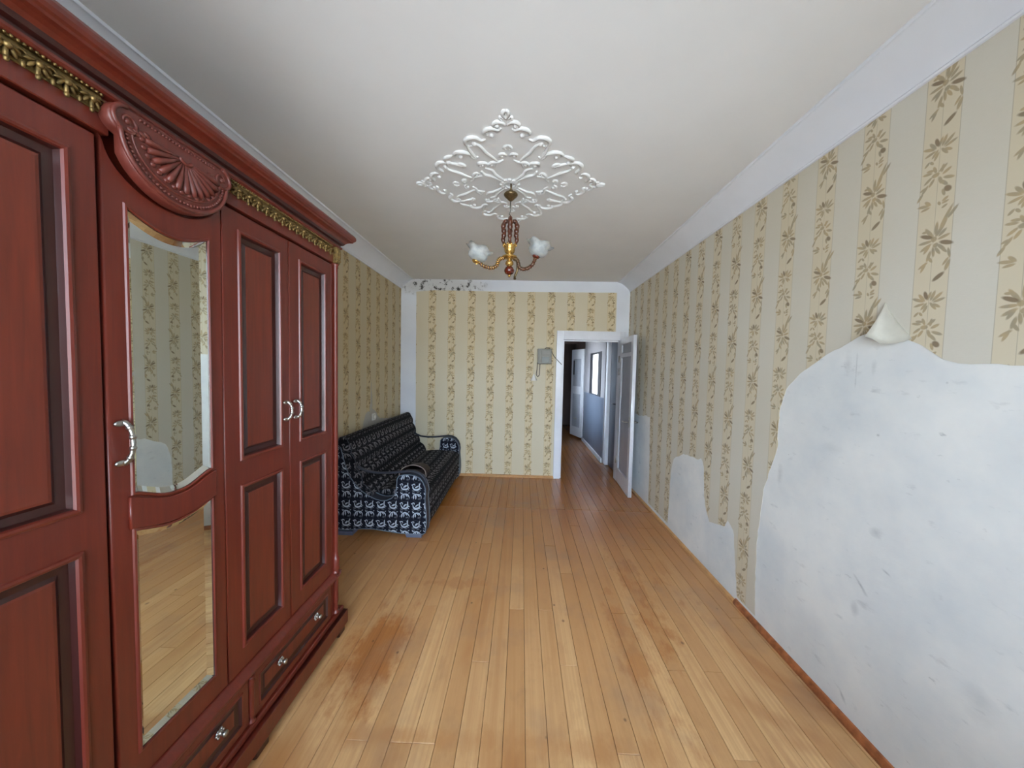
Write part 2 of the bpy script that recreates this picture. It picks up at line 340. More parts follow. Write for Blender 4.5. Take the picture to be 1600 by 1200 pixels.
def box(bm, x0, x1, y0, y1, z0, z1, bev=0, seg=1, mat=0):
    r = bmesh.ops.create_cube(bm, size=1)['verts']
    for v in r:
        v.co = Vector((x0+(v.co.x+.5)*(x1-x0), y0+(v.co.y+.5)*(y1-y0), z0+(v.co.z+.5)*(z1-z0)))
    fs = set(f for v in r for f in v.link_faces)
    for f in fs: f.material_index = mat
    if bev:
        es = list(set(e for v in r for e in v.link_edges))
        bmesh.ops.bevel(bm, geom=es, offset=bev, segments=seg, affect='EDGES', profile=.5)
def boxes(name, lst, mat, parent=None, kind=None, label=None, bev=0, seg=1, smooth=False):
    bm = bmesh.new()
    for b in lst: box(bm, *b, bev=bev, seg=seg)
    return link(name, fin(bm, name, smooth), mat, parent, kind, label)
def tube(bm, pts, r, n=8, cap=True, flat=None, mat=0):
    P = [Vector(p) for p in pts]; k = len(P)
    R = r if isinstance(r, (list, tuple)) else [r]*k
    T = [(P[min(i+1, k-1)]-P[max(i-1, 0)]).normalized() for i in range(k)]
    a = Vector((0, 0, 1)) if abs(T[0].z) < .9 else Vector((1, 0, 0))
    N = (a - T[0]*a.dot(T[0])).normalized(); rings = []
    for i in range(k):
        N = (N - T[i]*N.dot(T[i])).normalized(); B = T[i].cross(N)
        ring = []
        for j in range(n):
            t = 2*PI*j/n; v = P[i] + (N*math.cos(t) + B*math.sin(t))*R[i]
            ring.append(bm.verts.new(v))
        rings.append(ring)
    for i in range(k-1):
        for j in range(n):
            f = bm.faces.new((rings[i][j], rings[i][(j+1) % n], rings[i+1][(j+1) % n], rings[i+1][j])); f.smooth = True; f.material_index = mat
    if cap:
        f = bm.faces.new(rings[0][::-1]); f.material_index = mat; f = bm.faces.new(rings[-1]); f.material_index = mat
    return rings
def lathe(bm, prof, n=20, origin=(0, 0, 0), a0=0., a1=2*PI, axis='z', mat=0):
    full = abs(a1-a0-2*PI) < 1e-6; m_ = n if full else n+1; rings = []
    for (r, z) in prof:
        ring = []
        for j in range(m_):
            t = a0+(a1-a0)*j/n; x, y = r*math.cos(t), r*math.sin(t)
            v = (x, y, z) if axis == 'z' else (z, x, y)
            ring.append(bm.verts.new(Vector(v)+Vector(origin)))
        rings.append(ring)
    for i in range(len(rings)-1):
        for j in range(n):
            jj = (j+1) % m_
            try:
                f = bm.faces.new((rings[i][j], rings[i][jj], rings[i+1][jj], rings[i+1][j])); f.smooth = True; f.material_index = mat
            except ValueError: pass
    return rings
def ball(bm, c, r, sc=(1, 1, 1), u=10, v=6, rot=None, mat=0):
    vs = bmesh.ops.create_uvsphere(bm, u_segments=u, v_segments=v, radius=1)['verts']
    for q in vs:
        p = Vector((q.co.x*r*sc[0], q.co.y*r*sc[1], q.co.z*r*sc[2]))
        if rot is not None: p = rot @ p
        q.co = p + Vector(c)
        for f in q.link_faces: f.smooth = True; f.material_index = mat
def extr(name, prof, a0, a1, mat, parent=None, axis='y', kind=None, label=None, smooth=True, caps=True):
    """closed profile of (x,z) extruded along y (or (y,z) along x)"""
    bm = bmesh.new(); A = []; B = []
    for (p, q) in prof:
        A.append(bm.verts.new((p, a0, q) if axis == 'y' else (a0, p, q)))
        B.append(bm.verts.new((p, a1, q) if axis == 'y' else (a1, p, q)))
    k = len(prof)
    for i in range(k): bm.faces.new((A[i], A[(i+1) % k], B[(i+1) % k], B[i]))
    if caps: bm.faces.new(A[::-1]); bm.faces.new(B)
    bmesh.ops.recalc_face_normals(bm, faces=bm.faces)
    return link(name, fin(bm, name, smooth), mat, parent, kind, label)
YZ = Matrix(((0, 0, 1, 0), (1, 0, 0, 0), (0, 1, 0, 0), (0, 0, 0, 1)))     # local (a,b,c) -> world (c,a,b)
XZ = Matrix(((1, 0, 0, 0), (0, 0, -1, 0), (0, 1, 0, 0), (0, 0, 0, 1)))    # local (a,b,c) -> world (a,-c,b)
def plate_mesh(outlines, th, bev, mtx):
    cu = bpy.data.curves.new('tmp', 'CURVE'); cu.dimensions = '2D'; cu.fill_mode = 'BOTH'
    cu.extrude = max(0, th/2-bev); cu.bevel_depth = bev; cu.bevel_resolution = 1 if bev else 0; cu.offset = -bev
    for o in outlines:
        s = cu.splines.new('POLY'); s.points.add(len(o)-1)
        for i, p in enumerate(o): s.points[i].co = (p[0], p[1], 0, 1)
        s.use_cyclic_u = True
    ob = bpy.data.objects.new('tmp', cu); C.objects.link(ob)
    dg = bpy.context.evaluated_depsgraph_get(); dg.update()
    me = bpy.data.meshes.new_from_object(ob.evaluated_get(dg), depsgraph=dg)
    bpy.data.objects.remove(ob); bpy.data.curves.remove(cu)
    me.materials.clear(); me.transform(mtx)
    bm = bmesh.new(); bm.from_mesh(me); bmesh.ops.remove_doubles(bm, verts=bm.verts, dist=1e-5)
    bmesh.ops.recalc_face_normals(bm, faces=bm.faces); bm.to_mesh(me); bm.free()
    return me
def plate(name, outlines, front, th, bev, plane, mat, parent=None, kind=None, label=None):
    """plane 'x': outline (y,z), front face at x=front and body toward -x ; 'X': body toward +x ; 'y': outline (x,z), front at y=front, body toward +y ; 'Y': body toward -y"""
    if plane in 'xX':
        mt = Matrix.Translation((front + (-th/2 if plane == 'x' else th/2), 0, 0)) @ YZ
    else:
        mt = Matrix.Translation((0, front + (th/2 if plane == 'y' else -th/2), 0)) @ XZ
    return link(name, plate_mesh(outlines, th, bev, mt), mat, parent, kind, label)
def rect(a0, a1, b0, b1): return [(a0, b0), (a1, b0), (a1, b1), (a0, b1)]
def inset(pts, d):
    n = len(pts); out = []
    ar = sum(pts[i][0]*pts[(i+1) % n][1]-pts[(i+1) % n][0]*pts[i][1] for i in range(n))
    s = 1 if ar > 0 else -1
    for i in range(n):
        p0, p1, p2 = Vector(pts[i-1]), Vector(pts[i]), Vector(pts[(i+1) % n])
        e1 = (p1-p0).normalized(); e2 = (p2-p1).normalized()
        n1 = Vector((-e1.y, e1.x))*s; n2 = Vector((-e2.y, e2.x))*s
        b = (n1+n2); b = b.normalized() if b.length > 1e-6 else n1
        k = d/max(.35, b.dot(n1)); out.append((p1.x+b.x*k, p1.y+b.y*k))
    return out
def ringprof(name, pts, prof, xf, mat, parent, cap=False, label=None, matf=None):
    """prof: list of (inset, depth toward +x); pts are (y,z) at front plane x=xf"""
    bm = bmesh.new(); rings = []
    for (d, h) in prof: rings.append([bm.verts.new((xf+h, p[0], p[1])) for p in inset(pts, d)])
    n = len(pts)
    for i in range(len(rings)-1):
        for j in range(n):
            f = bm.faces.new((rings[i][j], rings[i][(j+1) % n], rings[i+1][(j+1) % n], rings[i+1][j]))
            if matf: f.material_index = matf[i]
    if cap:
        f = bm.faces.new(rings[-1])
        if matf: f.material_index = matf[-1]
    bmesh.ops.recalc_face_normals(bm, faces=bm.faces)
    bm.normal_update()
    c = [f for f in bm.faces if len(f.verts) == n] if cap else []
    if (c and c[-1].normal.x < 0): bmesh.ops.reverse_faces(bm, faces=bm.faces)
    return link(name, fin(bm, name), mat, parent, None, label)
def jag(pts, amp, step=.03, closed=False):
    out = []
    for i in range(len(pts)-1):
        a, b = Vector(pts[i]), Vector(pts[i+1]); L = (b-a).length; k = max(1, int(L/step))
        for j in range(k):
            p = a.lerp(b, j/k)
            if not (i == 0 and j == 0): p += Vector((random.uniform(-amp, amp), random.uniform(-amp, amp)))
            out.append((p.x, p.y))
    out.append(tuple(pts[-1])); return out

# ================================================================ STRUCTURE
fl = boxes('floor', [(XL-.12, 1.7, YN-.12, 9.4, -.12, -.024)], 'under', kind='structure')
# boards: rows along y, 0.09 wide, joints on joists
unit = {}
def plank_mesh(L):
    if L not in unit:
        bm = bmesh.new(); box(bm, -.0445, .0445, 0, L, -.0232, 0)
        top = [e for e in bm.edges if all(v.co.z > -.001 for v in e.verts)]
        bmesh.ops.bevel(bm, geom=top, offset=.0014, segments=1, affect='EDGES'); me = fin(bm, 'plank'); me.materials.append(M['floor']); unit[L] = me
    return unit[L]
x0 = .1415-.0905*20; row = 0
x = x0
while x < 1.43:
    xc = x + .0445
    sx_ = 1.
    if xc+.0445 > XR: sx_ = (XR-.0005-x)/.089; xc = x+.0445*sx_
    if xc-.0445 > XL-.03 and sx_ > .1:
        y = YN; end = 9.3 if xc > .36 else 4.70
        y = YN - random.choice([0, 0.0])
        while y < end-.02:
            L = random.choice([1.17, 1.56, 1.95, 2.34, 2.73])
            if y == YN: L = random.choice([.86, 1.25, 1.64, 2.03, 2.42])+.0
            L = round(min(L, end-y), 3)
            if end-(y+L) < .3: L = round(end-y, 3)
            o = bpy.data.objects.new('plank', plank_mesh(L)); C.objects.link(o); o.parent = fl
            o.location = (xc, y+.0006, 0); o.scale = (sx_, 1, 1); y += L + .0012
    x += .0905
boxes('ceiling', [(XL-.12, XR+.12, YN-.12, 4.78, H, H+.15)], 'ceiling', kind='structure')
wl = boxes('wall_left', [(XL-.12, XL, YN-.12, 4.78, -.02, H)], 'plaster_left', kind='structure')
wr = boxes('wall_right', [(XR, XR+.12, YN-.12, 4.78, -.02, H)], 'plaster', kind='structure')
DX0, DX1, DZ = .545, 1.335, 1.925      # doorway in the far wall
wf = plate('wall_far', [[(XL, -.02), (DX0, -.02), (DX0, DZ), (DX1, DZ), (DX1, -.02), (XR, -.02), (XR, H), (XL, H)]], YF, .12, 0, 'y', 'far_paint', kind='structure')
WX0, WX1, WZ0, WZ1 = -1.25, 1.2, .62, 2.45
wn = plate('wall_near', [rect(XL, XR, -.02, H), rect(WX0, WX1, WZ0, WZ1)], YN, .25, 0, 'Y', 'plaster', kind='structure')
wi = boxes('window_1', [(WX0, WX1, YN-.16, YN-.10, WZ0, WZ0+.06), (WX0, WX1, YN-.16, YN-.10, WZ1-.06, WZ1), (WX0, WX0+.06, YN-.16, YN-.10, WZ0+.06, WZ1-.06), (WX1-.06, WX1, YN-.16, YN-.10, WZ0+.06, WZ1-.06)] +
      [(a-.035, a+.035, YN-.16, YN-.10, WZ0+.06, WZ1-.06) for a in (-.43, .38)], 'gloss_white', kind='structure')
for a, b in ((WX0+.06, -.465), (-.395, .345), (.415, WX1-.06)):
    boxes('pane', [(a, b, YN-.133, YN-.129, WZ0+.06, WZ1-.06)], 'glass', wi)
boxes('window_sill', [(WX0-.05, WX1+.05, YN-.12, YN+.12, WZ0-.04, WZ0)], 'gloss_white', wi, bev=.006)

# coves
def cove(name, s, xw):
    P = [(0, ZC), (.012, ZC), (.016, ZC+.006), (.012, ZC+.012)]
    for i in range(9):
        a = i/8*PI/2; f = i/8; P.append((.014+(WC-.034)*(.35*(1-math.cos(a))+.65*f), ZC+.014+(H-ZC-.024)*(.35*math.sin(a)+.65*f)))
    P += [(WC-.012, H-.009), (WC-.004, H-.011), (WC, H-.006), (WC, H), (0, H)]
    o = extr(name, [(xw+s*p, q) for p, q in P], YN, YF, 'cove_paint', kind='structure'); return o
cove('trim_1', 1, XL); cove('trim_2', -1, XR)

# skirtings
def skirt(name, x, s):
    prof = [(x, 0), (x+s*.020, 0), (x+s*.020, .012), (x+s*.014, .024), (x+s*.008, .032), (x, .034)]
    extr(name, prof, YN, 2.2 if s < 0 else YF, 'skirting', kind='structure', smooth=False)
skirt('baseboard_right', XR, -1)
extr('baseboard_left', [(XL, 0), (XL+.02, 0), (XL+.02, .03), (XL+.008, .045), (XL, .045)], 1.9, 2.7, 'skirting', kind='structure', smooth=False)
extr('baseboard_right', [(XR, 0), (XR-.018, 0), (XR-.016, .012), (XR, .020)], 2.2, YF, 'skirting_pale', kind='structure', smooth=False)
extr('baseboard_far', [(YF, 0), (YF-.022, 0), (YF-.022, .02), (YF-.012, .032), (YF, .034)], XL, .475, 'skirting_pale', axis='x', kind='structure', smooth=False)

# wallpapers (thin sheets on the plaster, torn outlines)
T1 = [(YN, 1.60), (.2, 1.57), (.7, 1.552), (1.015, 1.547), (1.10, 1.552), (1.167, 1.556), (1.202, 1.573), (1.235, 1.60), (1.27, 1.626), (1.311, 1.641), (1.384, 1.64), (1.40, 1.652),
      (1.431, 1.681), (1.47, 1.684), (1.501, 1.672), (1.562, 1.641), (1.61, 1.625), (1.648, 1.602), (1.70, 1.57), (1.752, 1.541), (1.824, 1.491), (1.884, 1.427), (1.915, 1.32), (1.925, 1.2), (1.919, 1.095),
      (1.95, 1.0), (1.975, .93), (2.0, .849), (2.025, .65), (2.041, .482), (2.035, .3), (2.025, .12), (2.02, .05)]
T1 = jag(T1, .004, .025)
T2 = [(2.19, .05), (2.235, .3), (2.26, .46), (2.328, .495), (2.36, .44), (2.413, .426), (2.47, .41), (2.55, .386), (2.60, .46), (2.634, .55), (2.645, .68), (2.66, .78), (2.697, .83), (2.74, .805), (2.80, .809),
      (2.9, .80), (2.99, .79), (3.10, .74), (3.18, .70), (3.209, .62), (3.227, .5), (3.235, .3), (3.249, .05)]
T2 = jag(T2, .004, .03)
T3 = jag([(3.745, .05), (3.75, .4), (3.775, .8), (3.788, 1.0), (3.95, 1.0), (4.109, .97), (4.35, .98), (YF, .96)], .005, .03)
out = T1 + T2 + T3 + [(YF, ZC), (YN, ZC)]
plate('wallpaper', [out], XR, .0012, 0, 'x', 'paper_right', wr)
# left wall paper with a torn lower part behind the sofa
T4 = jag([(3.2, .74), (3.5, .78), (3.60, .98), (3.655, 1.0), (3.70, .99), (3.725, 1.22), (3.745, 1.36), (3.762, 1.2), (3.775, 1.02), (3.85, .98), (3.98, .88), (4.3, .84), (YF, .8)], .008, .03)
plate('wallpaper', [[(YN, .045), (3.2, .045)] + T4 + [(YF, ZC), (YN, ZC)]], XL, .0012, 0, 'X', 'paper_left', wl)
plate('wallpaper', [jag([(-1.455, .034), (-1.457, .9), (-1.46, 2.53), (-1.2, 2.552), (-.4, 2.548), (.5, 2.552), (1.262, 2.556), (1.264, 2.035)], .002, .15) + [(.47, 2.035), (.468, .034)]], YF, .0012, 0, 'Y', 'paper_far', wf)
# hanging flap of torn paper on the right wall
bm = bmesh.new(); G = []
cols = 7; rows = 8
for i in range(rows):
    f = i/(rows-1); rowv = []
    y0 = 1.402 - .000*f + .028*f; y1 = 1.400 - .105*f**1.2
    z = 1.80 - .145*f
    for j in range(cols):
        g = j/(cols-1)
        yy = y0 + (y1-y0)*g; zz = z - .022*f*math.sin(g*PI*.9) + (.012 if g < .2 else 0)*f
        rowv.append(bm.verts.new((XR-.003-.040*(f**1.5)*(1-g)**1.2-.004*f, yy, zz)))
    G.append(rowv)
for i in range(rows-1):
    for j in range(cols-1): bm.faces.new((G[i][j], G[i][j+1], G[i+1][j+1], G[i+1][j])).smooth = True
g_ = bmesh.ops.solidify(bm, geom=bm.faces[:], thickness=.0008)
link('paper_flap', fin(bm, 'paper_flap'), 'paper_back', wr, label='pale flap of torn wallpaper curling off the wall')

# ---------------------------------------------------------------- hall beyond the doorway
HC = 2.42
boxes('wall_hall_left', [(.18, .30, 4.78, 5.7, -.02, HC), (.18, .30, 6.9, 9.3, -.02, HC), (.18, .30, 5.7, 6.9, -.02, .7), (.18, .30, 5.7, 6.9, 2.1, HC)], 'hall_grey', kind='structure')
w3 = boxes('added_hall_window', [(.20, .25, 5.7, 5.76, .7, 2.1), (.20, .25, 6.84, 6.9, .7, 2.1), (.20, .25, 5.76, 6.84, .7, .76), (.20, .25, 5.76, 6.84, 2.04, 2.1), (.20, .25, 6.27, 6.33, .76, 2.04)], 'gloss_white', kind='structure')  # out of view, added to let daylight into the hall
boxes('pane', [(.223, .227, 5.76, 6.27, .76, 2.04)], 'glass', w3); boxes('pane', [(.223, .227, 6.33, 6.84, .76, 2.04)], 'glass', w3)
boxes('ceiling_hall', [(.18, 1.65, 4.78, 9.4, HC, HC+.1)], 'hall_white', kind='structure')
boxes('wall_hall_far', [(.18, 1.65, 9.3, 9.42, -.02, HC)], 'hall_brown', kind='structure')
# right hall wall: grey dado below, whitewash above, with an inside window
w2y0, w2y1, w2z0, w2z1 = 5.76, 6.66, 1.06, 1.83
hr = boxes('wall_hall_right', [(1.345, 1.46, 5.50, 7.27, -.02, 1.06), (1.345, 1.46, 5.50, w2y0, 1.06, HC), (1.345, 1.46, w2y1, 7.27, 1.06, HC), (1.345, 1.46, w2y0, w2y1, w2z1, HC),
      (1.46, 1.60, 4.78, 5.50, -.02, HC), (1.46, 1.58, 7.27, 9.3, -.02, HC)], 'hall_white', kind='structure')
boxes('painted_dado', [(1.3435, 1.345, 5.50, 7.27, .045, 1.30)], 'hall_grey', hr) if False else boxes('painted_dado', [(1.3425, 1.345, 5.52, 7.27, .075, 1.058)], 'hall_grey', hr)
boxes('baseboard_hall', [(1.322, 1.345, 5.52, 7.27, 0, .075)], 'gloss_white', kind='structure', bev=.004)
wi2 = boxes('window_2', [(1.335, 1.37, w2y0, w2y0+.21, w2z0, w2z1), (1.335, 1.37, w2y1-.19, w2y1, w2z0, w2z1), (1.335, 1.37, w2y0+.21, w2y1-.19, w2z1-.03, w2z1), (1.335, 1.37, w2y0+.21, w2y1-.19, w2z0, w2z0+.02)], 'dark_frame', kind='structure')
boxes('pane', [(1.352, 1.358, w2y0+.21, w2y1-.19, w2z0+.02, w2z1-.03)], 'lit', wi2, label='bright pane with the light of the next room behind it')
# side door of the hall, shut
d3 = boxes('door_3', [(1.41, 1.445, 4.86, 5.40, .01, 1.98)], 'dark_leaf', kind='structure', bev=.003)
boxes('door_frame', [(1.36, 1.46, 5.40, 5.50, 0, 2.06), (1.36, 1.46, 4.79, 4.86, 0, 2.06), (1.36, 1.46, 4.86, 5.40, 1.98, 2.06)], 'gloss_white', d3, bev=.003)
bm = bmesh.new(); tube(bm, [(1.41, 4.97, 1.02), (1.365, 4.97, 1.02), (1.358, 4.99, 1.02), (1.358, 5.09, 1.015)], .009); box(bm, 1.402, 1.41, 4.95, 4.99, .93, 1.08, bev=.002)
link('door_handle', fin(bm), 'black_plastic', d3)
# far hall cross wall with opening and open white leaf
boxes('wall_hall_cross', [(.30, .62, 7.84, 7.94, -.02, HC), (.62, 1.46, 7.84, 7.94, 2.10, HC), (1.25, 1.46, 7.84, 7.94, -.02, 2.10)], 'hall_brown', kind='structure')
LA, LB = Vector((1.338, 7.28, 0)), Vector((1.16, 7.79, 0))
d2 = bpy.data.objects.new('door_2', None)
ang = math.atan2((LB-LA).y, (LB-LA).x); Lw = (LB-LA).length
def leafobj(name, lst, mat, parent, loc, a, kind=None, label=None, bev=.002):
    bm = bmesh.new()
    for b in lst: box(bm, *b, bev=bev)
    me = fin(bm, name); me.transform(Matrix.Translation(loc) @ Matrix.Rotation(a, 4, 'Z'))
    return link(name, me, mat, parent, kind, label)
d2 = leafobj('door_2', [(0, Lw, -.018, .018, .04, 1.96)], 'gloss_white', None, LA, ang, 'structure')
leafobj('door_panel', [(.10, Lw-.10, .018, .024, 1.15, 1.75)], 'gloss_grey', d2, LA, ang)
leafobj('door_panel', [(.10, Lw-.10, .018, .024, .25, .98)], 'gloss_grey', d2, LA, ang)
leafobj('glass_slit', [(Lw-.16, Lw-.10, .024, .028, 1.40, 1.72)], 'dark_frame', d2, LA, ang)
leafobj('letter_plate', [(.22, .36, .024, .032, .42, .45)], 'silver', d2, LA, ang)

# ---------------------------------------------------------------- doorway frame and the open door
fr_ = boxes('trim_3', [(.470, .560, YF-.022, YF+.10, 0, 2.035), (1.325, 1.405, YF-.022, YF+.10, 0, 2.035), (.560, 1.325, YF-.022, YF+.10, 1.915, 2.035)], 'gloss_white', kind='structure', bev=.004)
boxes('door_stop', [(.560, .578, YF+.02, YF+.06, 0, 1.915), (.578, 1.31, YF+.02, YF+.06, 1.897, 1.915)], 'gloss_white', fr_)
HP, LP = Vector((1.322, 4.625, 0)), Vector((1.290, 3.985, 0))
aD = math.atan2((LP-HP).y, (LP-HP).x); wD = (LP-HP).length     # local +x from hinge to leading edge
# local frame: x along leaf, y = left normal (points to +x world), thickness on +y side
DM = Matrix.Translation(HP) @ Matrix.Rotation(aD, 4, 'Z')
def dobj(name, me, mat, parent, kind=None, label=None):
    me.transform(DM); return link(name, me, mat, parent, kind, label)
zb, zt = .012, 1.93
hole1 = rect(.085, wD-.085, 1.735, 1.855); hole2 = rect(.085, wD-.085, .20, 1.685)
me = plate_mesh([rect(0, wD, zb, zt), hole1, hole2], .042, .002, Matrix.Translation((0, .021, 0)) @ XZ)
d1 = dobj('door_1', me, 'gloss_white', None, 'structure')
for h in (hole1, hole2):
    bm = bmesh.new(); a0, a1, b0, b1 = h[0][0], h[1][0], h[0][1], h[2][1]
    box(bm, a0, a1, .012, .030, b0, b1)
    for (q0, q1, q2, q3) in ((a0, a1, b0, b0+.012), (a0, a1, b1-.012, b1), (a0, a0+.012, b0, b1), (a1-.012, a1, b0, b1)): box(bm, q0, q1, .004, .012, q2, q3, bev=.002)
    dobj('door_panel', fin(bm), 'gloss_grey', d1)
bm = bmesh.new()
for s in (-1, 1):
    yb = 0 if s < 0 else .042
    tube(bm, [(wD-.05, yb, .90), (wD-.05, yb+s*.05, .90), (wD-.062, yb+s*.056, .90), (wD-.15, yb+s*.056, .895)], .008, 8)
    box(bm, wD-.066, wD-.034, min(yb, yb+s*.006), max(yb, yb+s*.006), .84, .96, bev=.002)
dobj('door_handle', fin(bm), 'silver', d1)
for hz in (.25, 1.45, 1.62):
    bm = bmesh.new(); tube(bm, [(-.004, -.006, hz), (-.004, -.006, hz+.09)], .008, 8); dobj('hinge', fin(bm), 'silver', d1)

# ================================================================ WARDROBE
XF = -.990      # front plane of the doors
WY0, WY1 = .085, 1.795
wd = thing('wardrobe', (-1.3, .94, 0), 'large red-brown mahogany wardrobe with carved crest and gold frieze along left wall', 'wardrobe')
boxes('carcass', [(-1.64, XF-.024, WY0, WY1, .13, 2.12)], 'wood', wd)
# plinth with shallow arched cut-outs between bracket feet
def plinth_outline():
    o = [(WY0-.05, .0)]
    segs = [(WY0-.05, .04), (.62, .70), (1.18, 1.27), (1.77, 1.85)]
    o = []
    for i, (a, b) in enumerate(segs):
        o += [(a, 0), (b, 0)]
        if i < len(segs)-1:
            na = segs[i+1][0]; o += [(b+.012, .018), (b+.03, .03), (na-.03, .03), (na-.012, .018)]
    o += [(1.85, .118), (WY0-.05, .118)]
    return o
plate('plinth', [rect(WY0-.05, 1.85, .044, .118)], -.957, .03, .003, 'x', 'wood', wd)
for (a, b) in ((WY0-.04, .10), (.60, .67), (1.19, 1.26), (1.775, 1.84)):
    bm = bmesh.new(); box(bm, -1.05, -.968, a, b, 0, .045, bev=.006); link('foot', fin(bm), 'wood_dark', wd)
for a in (1.82, WY0-.05): boxes('plinth_side', [(-1.64, -.987, a, a+.03, .044, .118)], 'wood_dark', wd, bev=.003)
boxes('plinth_top', [(-1.64, -.975, WY0-.04, 1.84, .122, .150)], 'wood', wd, bev=.005)
# torus rail between doors and drawers
tor = [(XF-.03, .335), (XF, .335)] + [(XF+.004+.022*math.sin(i/8*PI), .338+.045*i/8) for i in range(9)] + [(XF, .386), (XF-.03, .386)]
extr('waist_moulding', tor, WY0, WY1-.01, 'wood', wd)
# drawers
def knob(parent, y, z):
    bm = bmesh.new()
    lathe(bm, [(0, .0), (.014, .0), (.014, .002), (.006, .004), (.0045, .012), (.007, .017), (.0105, .021), (.009, .026), (0, .028)], 12, (XF+.004, y, z), axis='x')
    for k in range(6):
        a = k*PI/3; ball(bm, (XF+.007, y+.013*math.cos(a), z+.013*math.sin(a)), .005, u=6, v=4)
    link('knob', fin(bm), 'silver', parent)
for (a, b) in ((.15, .672), (.694, 1.182), (1.206, 1.728)):
    dr = plate('drawer', [rect(a, b, .156, .330), rect(a+.025, b-.025, .180, .308)], XF+.004, .022, .002, 'x', 'wood', wd)
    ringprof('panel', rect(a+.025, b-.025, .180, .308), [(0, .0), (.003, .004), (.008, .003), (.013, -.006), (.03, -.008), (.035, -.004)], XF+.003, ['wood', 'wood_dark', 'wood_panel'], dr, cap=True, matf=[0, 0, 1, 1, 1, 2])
    w_ = b-a
    knob(dr, a+w_*.27, .255); knob(dr, b-w_*.255, .262)
# quarter columns between the drawers
def column(bm, y, z0, z1, r=.011, x=XF+.004, detail=True):
    pr = [(0, z0), (r*1.35, z0), (r*1.35, z0+.008), (r*.7, z0+.014), (r*1.0, z0+.03), (r*1.15, z0+.05), (r, z0+.07), (r, z1-.03), (r*1.3, z1-.02), (r*.8, z1-.012), (r*1.3, z1-.006), (r*1.3, z1), (0, z1)]
    lathe(bm, pr, 12, (x, y, 0))
for y in (.683, 1.194):
    bm = bmesh.new(); column(bm, y, .152, .334, .010); link('drawer_column', fin(bm), 'wood', wd)
# doors
PROF = [(-.007, 0), (-.005, .005), (.0, .0065), (.005, .005), (.0075, .0), (.011, -.012), (.028, -.013), (.036, -.007), (.042, -.006)]
MF = [0, 0, 0, 0, 1, 1, 1, 2, 2]
def handle(parent, y, z, h, s):
    bm = bmesh.new(); n = 13; pts = []; R = []
    for i in range(n):
        f = i/(n-1); a = (f-.5)*PI*1.02
        pts.append((XF+.004+.021*max(0, math.cos(a)), y+.006*math.cos(a), z+h/2*math.sin(a)*1.0))
        R.append(.0034+.0032*abs(math.sin(a))+.002*math.exp(-((f-.5)/.05)**2))
    tube(bm, pts, R, 8)
    for q in (3, 5, 7, 9): ball(bm, pts[q], .0075, u=8, v=5)
    for q, dz in ((0, -1), (n-1, 1)):
        ball(bm, (XF+.007, y-.006, z+dz*h*.47), .010, (.6, 1.5, .8), u=8, v=6)
    link('handle', fin(bm), 'silver', parent)
def panel_door(y0, y1, py0, py1, hy, s, ztop=2.022):
    up = rect(py0, py1, 1.163, 1.958); lo = rect(py0, py1, .474, 1.062)
    d = plate('door', [rect(y0, y1, .390, ztop), up, lo], XF, .024, .0035, 'x', 'wood', wd)
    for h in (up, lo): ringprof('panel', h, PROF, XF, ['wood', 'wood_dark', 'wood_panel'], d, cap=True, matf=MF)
    if hy: handle(d, hy, 1.308, .075, s)
    return d
panel_door(1.424, 1.741, 1.492, 1.686, 1.458, -1)
panel_door(1.103, 1.420, 1.170, 1.370, 1.396, 1)
panel_door(.460, .776, .520, .722, .490, -1)
panel_door(.138, .456, .190, .388, .424, 1)
# stiles at both ends of the front
boxes('end_stile', [(XF-.024, XF-.002, 1.745, WY1, .150, 2.03)], 'wood', wd, bev=.003)
boxes('end_stile', [(XF-.024, XF-.002, WY0, .134, .150, 2.03)], 'wood', wd, bev=.003)
# mirror door
CY = .942
def ell(y, hw, top, dep):
    s = (y-CY)/hw; return top-dep*math.sqrt(max(0, 1-s*s))
ys = [CY+.152*math.cos(PI*i/24) for i in range(25)]       # from right to left
top_curve = [(y, ell(y, .152, 2.030, .108)) for y in ys]
outM = [(.784, .390), (1.100, .390), (1.100, 2.030)] + top_curve[1:-1] + [(.784, 2.030)]
a_, b2 = .831, 1.053; hw = (b2-a_)/2
def cosr(s): return max(0., math.cos(PI*s/2))
N = 20
up_top = [(CY+hw*(1-2*i/N), 1.887-.034*cosr(1-2*i/N)) for i in range(N+1)]
def railtop(s): return 1.163 - .034*cosr(s)**1.6 - .003*math.sin(abs(s)*PI)
def railbot(s): return 1.068 - .024*cosr(s)**1.2
rail_t = [(CY+hw*(-1+2*i/N), railtop(-1+2*i/N)) for i in range(N+1)]
rail_b = [(CY+hw*(1-2*i/N), railbot(1-2*i/N)) for i in range(N+1)]
holeU = rail_t + up_top
holeL = [(a_, .468), (b2, .468)] + rail_b
dm = plate('door', [outM, holeU, holeL], XF, .024, .0035, 'x', 'wood', wd, label='mirrored middle door with curved top')
for h in (holeU, holeL):
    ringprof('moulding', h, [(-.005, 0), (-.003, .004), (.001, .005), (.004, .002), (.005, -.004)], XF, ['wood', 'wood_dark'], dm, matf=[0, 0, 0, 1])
    ringprof('mirror', h, [(.003, -.001), (.019, -.0115)], XF, 'mirror', dm, cap=True)
# raised pad on the mirror door's middle rail
pad = [(y, z-.006) for y, z in rail_t] + [(y, z+.006) for y, z in rail_b]
pad = [(CY+(y-CY)*1.10, z) for y, z in pad]
plate('mirror_rail', [pad], XF+.007, .010, .003, 'x', 'wood', dm)
handle(dm, .808, 1.300, .105, -1)
